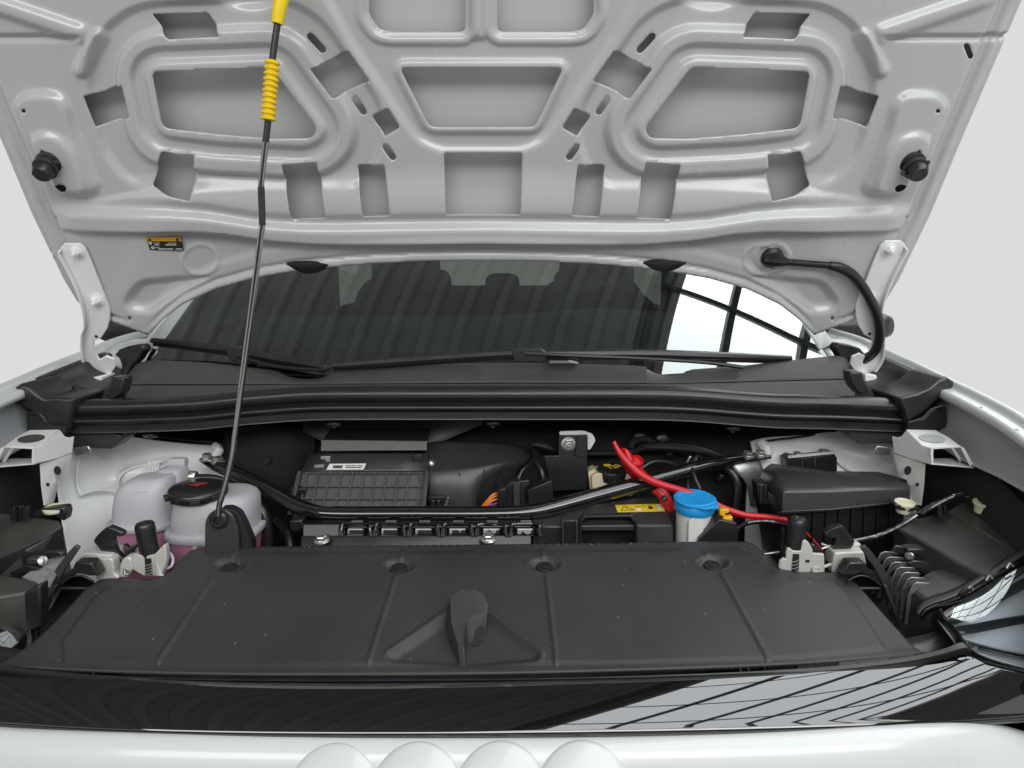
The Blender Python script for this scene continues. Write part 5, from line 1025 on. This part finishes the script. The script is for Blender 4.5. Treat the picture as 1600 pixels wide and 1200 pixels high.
# ------------------------------------------------------------------ front carrier (black arms either side of the cover)
def carrier(lbl, F):
    t = thing('front_carrier', lbl, 'carrier', 'front carrier ends')
    f = lambda pts: [(F(x), y) for x, y in pts]
    slab('arched_bracket', f([(1315, 900), (1326, 880), (1330, 879), (1352, 879), (1358, 892), (1378, 902), (1384, 912), (1378, 920), (1356, 900), (1345, 896), (1332, 900)]), .955, .02, 'plast', t, bevel=.002)
    slab('bracket_web', f([(1329, 882), (1352, 882), (1357, 896), (1332, 898)]), .962, .01, 'plast2', t, bevel=.001)
    patch('arch_shell', [[P(F(x), y, .945 - .0 * i) for i, (x, y) in enumerate(((1322, 908), (1340, 899), (1360, 902), (1382, 918)))], [P(F(x), y, .985) for x, y in ((1322, 912), (1340, 903), (1360, 906), (1380, 922))], [P(F(x), y, .99) for x, y in ((1330, 960), (1345, 960), (1362, 960), (1378, 965))]], 'plast', t, nu=3, nv=3, solid=.002)
    slab('side_arm', f([(1345, 856), (1352, 852), (1362, 862), (1382, 888), (1398, 930), (1404, 960), (1412, 1000), (1402, 1000), (1392, 962), (1382, 920), (1368, 890)]), .952, .006, 'plast2', t, bevel=.0015)
    slab('side_arm', f([(1382, 916), (1386, 915), (1416, 992), (1412, 996)]), .93, .006, 'plast2', t, bevel=.001)
    tube('cross_rod', [P(F(1330), 919, .95), P(F(1376), 919, .95)], .002, 'plast2', t, n=1)
    patch('lower_shroud', [[P(F(x), y, Y) for x, y, Y in ((1300, 940, 1.0), (1360, 935, 1.0), (1420, 935, .98))], [P(F(x), y, Y) for x, y, Y in ((1330, 1020, .90), (1400, 1010, .90), (1450, 1000, .90))], [P(F(x), y, Y) for x, y, Y in ((1340, 1100, .85), (1420, 1100, .85), (1480, 1100, .85))]], 'matte', t, nu=2, nv=2)
carrier('black front carrier end with arched bracket, right of the cover', lambda x: x)
carrier('black front carrier end with arched bracket, left of the cover', lambda x: 1469 - x)

# ------------------------------------------------------------------ right headlamp
RH = thing('headlamp', 'right headlamp unit with dusty black housing and clear lens', 'headlamp', 'headlamps')
pl = lambda pts: Q(pts)
prism('housing_top', pl([(1400, 823, 1.04), (1424, 812, 1.06), (1482, 798, 1.07), (1560, 830, 1.00), (1630, 862, .94), (1545, 902, .90), (1500, 880, .94), (1450, 850, .985)]), (0, .005, -.05), 'dusty', RH, bevel=.003)
prism('housing_step', pl([(1480, 797, 1.062), (1500, 784, 1.085), (1560, 782, 1.08), (1640, 800, 1.04), (1660, 850, .95), (1590, 856, .955), (1576, 858, .955)]), (0, .005, -.04), 'dusty', RH, bevel=.004)
prism('housing_low', pl([(1418, 914, .935), (1452, 892, .965), (1486, 886, .965), (1546, 904, .92), (1500, 930, .90), (1456, 940, .90), (1432, 926, .92)]), (0, .005, -.06), 'dusty', RH, bevel=.003)
prism('wedge_rib', pl([(1506, 902, .93), (1512, 886, .95), (1522, 896, .935)]), (0, .004, -.02), 'dusty', RH)
prism('rear_plate', pl([(1395, 826, 1.04), (1402, 822, 1.04), (1500, 880, .945), (1500, 906, .945), (1395, 866, 1.04)]), (.004, .004, 0), 'plast', RH)
for i in range(7):                                           # text-like moulded lines
    prism('moulded_line', pl([(1532 + i * 5, 797 + i * 4.2, 1.0 - i * .0), (1566 + i * 4, 803 + i * 4.2, 1.0), (1566 + i * 4, 804 + i * 4.2, 1.0), (1532 + i * 5, 798 + i * 4.2, 1.0)]), (0, .002, -.002), 'dusty', RH, bevel=0) if False else None
def fin(x, y, Y): slab('cooling_fin', [(x, y + 3), (x + 6, y), (x + 26, y + 1), (x + 30, y + 4), (x + 10, y + 8), (x - 2, y + 20), (x - 8, y + 66), (x - 14, y + 66), (x - 8, y + 20)], Y, .0025, 'alu2', RH, bevel=.0006)
M['alu2'] = mat('dark_cast_aluminium', (.30, .30, .29), .3, metal=.85, var=(60, .3))
for i in range(7): fin(1376 + i * 8.5, 862 + i * 8.0, .985 - i * .012)
slab('driver_bracket', [(1393, 862), (1400, 852), (1418, 855), (1420, 868), (1410, 866)], .975, .004, 'plast', RH); slab('driver_bracket', [(1418, 858), (1446, 858), (1446, 868), (1418, 868)], .968, .02, 'plast', RH)
slab('driver_plate', [(1418, 880), (1428, 876), (1446, 878), (1462, 888), (1440, 890), (1424, 888)], .955, .004, 'plast', RH)
bolt(P(1421, 869, .962), (-.5, -.8, .1), .0042, M['alu2'], RH, stud=False)
for c_, r_ in (((1413, 787, 1.065), .0145), ((1535, 787, 1.045), .0135)):
    lathe('ivory_cap', P(*c_), (0, -.15, 1), [(r_ * .7, -.014), (r_ * .8, -.002), (r_ * 1.02, .0), (r_, .003), (r_ * .8, .0035), (r_ * .7, .002), (.001, .002)], 'ivory', RH, seg=22)
slab('cap_arm', [(1398, 788), (1430, 791), (1442, 797), (1420, 800), (1402, 796)], 1.055, .02, 'plast', RH)
slab('cable_clip', [(1466, 792), (1469, 788), (1473, 790), (1473, 806), (1485, 806), (1486, 811), (1466, 811)], 1.03, .012, 'plast', RH, bevel=.001); slab('cable_clip', [(1474, 786), (1478, 784), (1481, 800), (1476, 803)], 1.04, .01, 'plast', RH, bevel=.001)
# rear sealing cap of the lamp
c = P(1496, 1008, .885); ax = Vector((-.55, -.30, .65)).normalized()
lathe('sealing_cap', c, ax, [(.062, -.06), (.062, -.012), (.059, -.006), (.060, 0), (.057, .006), (.054, .006), (.053, .002), (.048, .004), (.044, .010), (.030, .013), (.004, .014)], 'tube', RH, seg=44)
# lens rim and lens
rim = [(1432, 956, .893), (1440, 946, .895), (1456, 938, .895), (1476, 932, .894), (1500, 922, .896), (1530, 904, .905), (1560, 886, .915), (1600, 862, .928), (1660, 826, .95)]
patch('lens_flange', [[P(x, y - 7, Y + .012) for x, y, Y in rim], [P(x, y, Y) for x, y, Y in rim], [P(x + 3, y + 5, Y - .004) for x, y, Y in rim]], 'plast2', RH, nu=4, nv=2, solid=.003)
patch('lens_bead', [[P(x + 4, y + 5, Y - .003) for x, y, Y in rim], [P(x + 7, y + 9, Y - .010) for x, y, Y in rim], [P(x + 10, y + 13, Y - .008) for x, y, Y in rim]], 'tube', RH, nu=4, nv=3, solid=.002)
for px, py in ((1516, 918), (1546, 901), (1578, 882)): tube('flange_clip', [P(px - 5, py + 6, .892), P(px, py - 2, .893), P(px + 5, py + 3, .893)], .0016, 'alu', RH, n=2, res=6)
slab('flange_tab', [(1500, 928), (1510, 919), (1516, 920), (1512, 929), (1520, 932), (1506, 934)], .886, .004, 'plast', RH, bevel=.001)
LT = [(1474, 956, .858), (1500, 940, .872), (1540, 918, .884), (1590, 888, .898), (1660, 850, .918)]
LB = [(1508, 1000, .812), (1520, 1014, .806), (1545, 1026, .806), (1590, 1040, .808), (1680, 1060, .81)]
def lrow(t, off=0.0, dz=0.0): return [P(a[0] * (1 - t) + b[0] * t, a[1] * (1 - t) + b[1] * t, a[2] * (1 - t) + b[2] * t + off - .012 * math.sin(math.pi * t)) + Vector((0, 0, dz)) for a, b in zip(LT, LB)]
patch('lens', [lrow(t) for t in (0, .08, .3, .55, .8, .94, 1)], 'lampglass', RH, nu=5, nv=4, bs=True)
M['refl'] = mat('sky_pale_silvered_lamp', (.74, .77, .80), .3, metal=.1, var=(12, .2)); M['darkrefl'] = mat('dark_lamp_inside', (.03, .032, .035), .15, coat=.6)  # silver bowl colour paled to stand in for sky mirrored in the lens
patch('lamp_bowl', [[p + Vector((0, .014, -.016)) for p in lrow(t)] for t in (0, .3, .6, 1)], 'refl', RH, nu=4, nv=4)
for a, b, w_, m_ in ((.16, .02, .006, 'darkrefl'), (.36, .14, .008, 'darkrefl'), (.58, .50, .0085, 'darkrefl'), (.80, .88, .007, 'chrome')):
    r0 = lrow(a); r1 = lrow(b); n_p = len(r0); pts = [r0[i].lerp(r1[i], i / (n_p - 1)) + Vector((0, .010, -.009)) for i in range(n_p)]
    tube('light_blade', pts, [.002] + [w_] * (n_p - 2) + [w_], m_, RH, n=4, res=8, flat=.45)
lip = [(1466, 952, .862), (1476, 968, .848), (1492, 985, .826), (1506, 1004, .808), (1518, 1020, .800), (1545, 1033, .799), (1595, 1047, .80), (1690, 1068, .80)]
patch('lens_edge', [[P(x, y, Y) for x, y, Y in lip], [P(x + 3, y - 1, Y - .004) for x, y, Y in lip], [P(x - 2, y + 8, Y + .006) for x, y, Y in lip], [P(x - 8, y + 16, Y + .03) for x, y, Y in lip]], 'plast', RH, nu=4, nv=3, solid=.002)
mg = patch('wing_edge_filler', [[P(1560, 740, 1.07), P(1620, 750, 1.05)], [P(1570, 770, 1.06), P(1640, 790, 1.03)], [P(1580, 800, 1.05), P(1650, 820, 1.0)]], 'plast', None, nu=2, nv=2, solid=.002); tag(mg, 'black plastic filler between right headlamp and wing', 'filler')

# ------------------------------------------------------------------ left headlamp
LH = thing('headlamp', 'left headlamp unit with black housing cut by the photo edge', 'headlamp', 'headlamps')
prism('housing_top', pl([(-80, 806, 1.06), (-10, 800, 1.07), (40, 803, 1.06), (92, 812, 1.045), (99, 822, 1.035), (62, 846, 1.0), (30, 862, .98), (-80, 905, .94)]), (0, .004, -.05), 'dusty', LH, bevel=.004)
prism('housing_side', pl([(-80, 906, .938), (30, 863, .978), (62, 847, .998), (99, 823, 1.033), (101, 862, 1.03), (60, 888, .995), (-80, 945, .94)]), (-.004, .005, 0), 'plast', LH, bevel=.002)
slab('cap_arm', [(40, 805), (64, 796), (100, 792), (103, 802), (100, 815), (92, 812), (84, 806), (50, 810)], 1.05, .02, 'plast', LH, bevel=.003)
lathe('ivory_cap', P(86, 794.5, 1.06), (0, -.12, 1), [(.016, -.003), (.017, 0), (.0165, .002), (.001, .0025)], 'ivory', LH, seg=24)
for x in (14, 24, 34): slab('cable_clip', [(x, 792 + (x % 3) * 2), (x + 8, 792), (x + 9, 812), (x + 1, 814)], 1.04 - (x % 3) * .005, .008, 'plast', LH, bevel=.001)
prism('lower_block', pl([(-80, 900, .93), (0, 896, .935), (55, 906, .93), (63, 914, .925), (40, 925, .90), (-80, 945, .86)]), (0, .004, -.06), 'dusty', LH, bevel=.004)
slab('block_face', [(-80, 944), (38, 926), (62, 914), (64, 980), (40, 990), (-80, 1000)], .90, .02, 'plast', LH, bevel=.003)
prism('heat_sink', pl([(33, 902, .955), (58, 884, .975), (84, 868, .99), (108, 868, .99), (96, 885, .975), (84, 905, .955), (66, 935, .925), (62, 915, .935)]), (0, .004, -.03), 'alu', LH, bevel=.0015)
for i in range(4): tube('sink_fin', Q([(70 + i * 5, 886 + i * .5, .965 - i * .001), (78 + i * 4, 890, .962), (66 + i * 3 - i * 0, 925 - i * 2, .925)]), .0022, 'alu', LH, n=2, res=6)
slab('driver_bracket', [(38, 866), (60, 862), (92, 862), (98, 868), (74, 874), (40, 876)], .985, .01, 'plast', LH, bevel=.001); slab('driver_bracket', [(14, 896), (40, 884), (62, 888), (60, 893), (36, 896), (22, 902)], .965, .008, 'plast', LH, bevel=.001)
bolt(P(66, 876, .972), (.2, -.85, .4), .005, M['alu2'], LH, stud=False)
slab('bolt_sleeve', [(40, 873), (60, 872), (60, 883), (40, 884)], .972, .02, 'plast2', LH, bevel=.003)
c = P(-6, 1008, .875); ax = Vector((.45, -.50, .6)).normalized()
lathe('sealing_cap', c, ax, [(.044, -.05), (.044, -.004), (.041, 0), (.039, .006), (.037, .002), (.030, .006), (.024, .010), (.010, .012), (.002, .012)], 'tube', LH, seg=40)
lathe('lamp_bezel', c, ax, [(.046, -.03), (.049, -.004), (.046, .002), (.043, -.002)], 'plast', LH, seg=40, caps=False)
# ------------------------------------------------------------------ put every thing's Empty at its base
bpy.context.view_layer.update()
for t in THINGS:
    pts = []
    stack = list(t.children)
    while stack:
        o = stack.pop(); stack += list(o.children)
        if o.type == 'MESH' and len(o.data.vertices):
            a = np.empty(len(o.data.vertices) * 3, np.float32); o.data.vertices.foreach_get('co', a); a = a.reshape(-1, 3); pts.append(a.min(0)); pts.append(a.max(0))
    if not pts: continue
    a = np.array(pts); lo, hi = a.min(0), a.max(0)
    t.location = ((lo[0] + hi[0]) / 2, (lo[1] + hi[1]) / 2, lo[2])
    inv = Matrix.Translation(t.location).inverted()
    for o in t.children: o.matrix_parent_inverse = inv
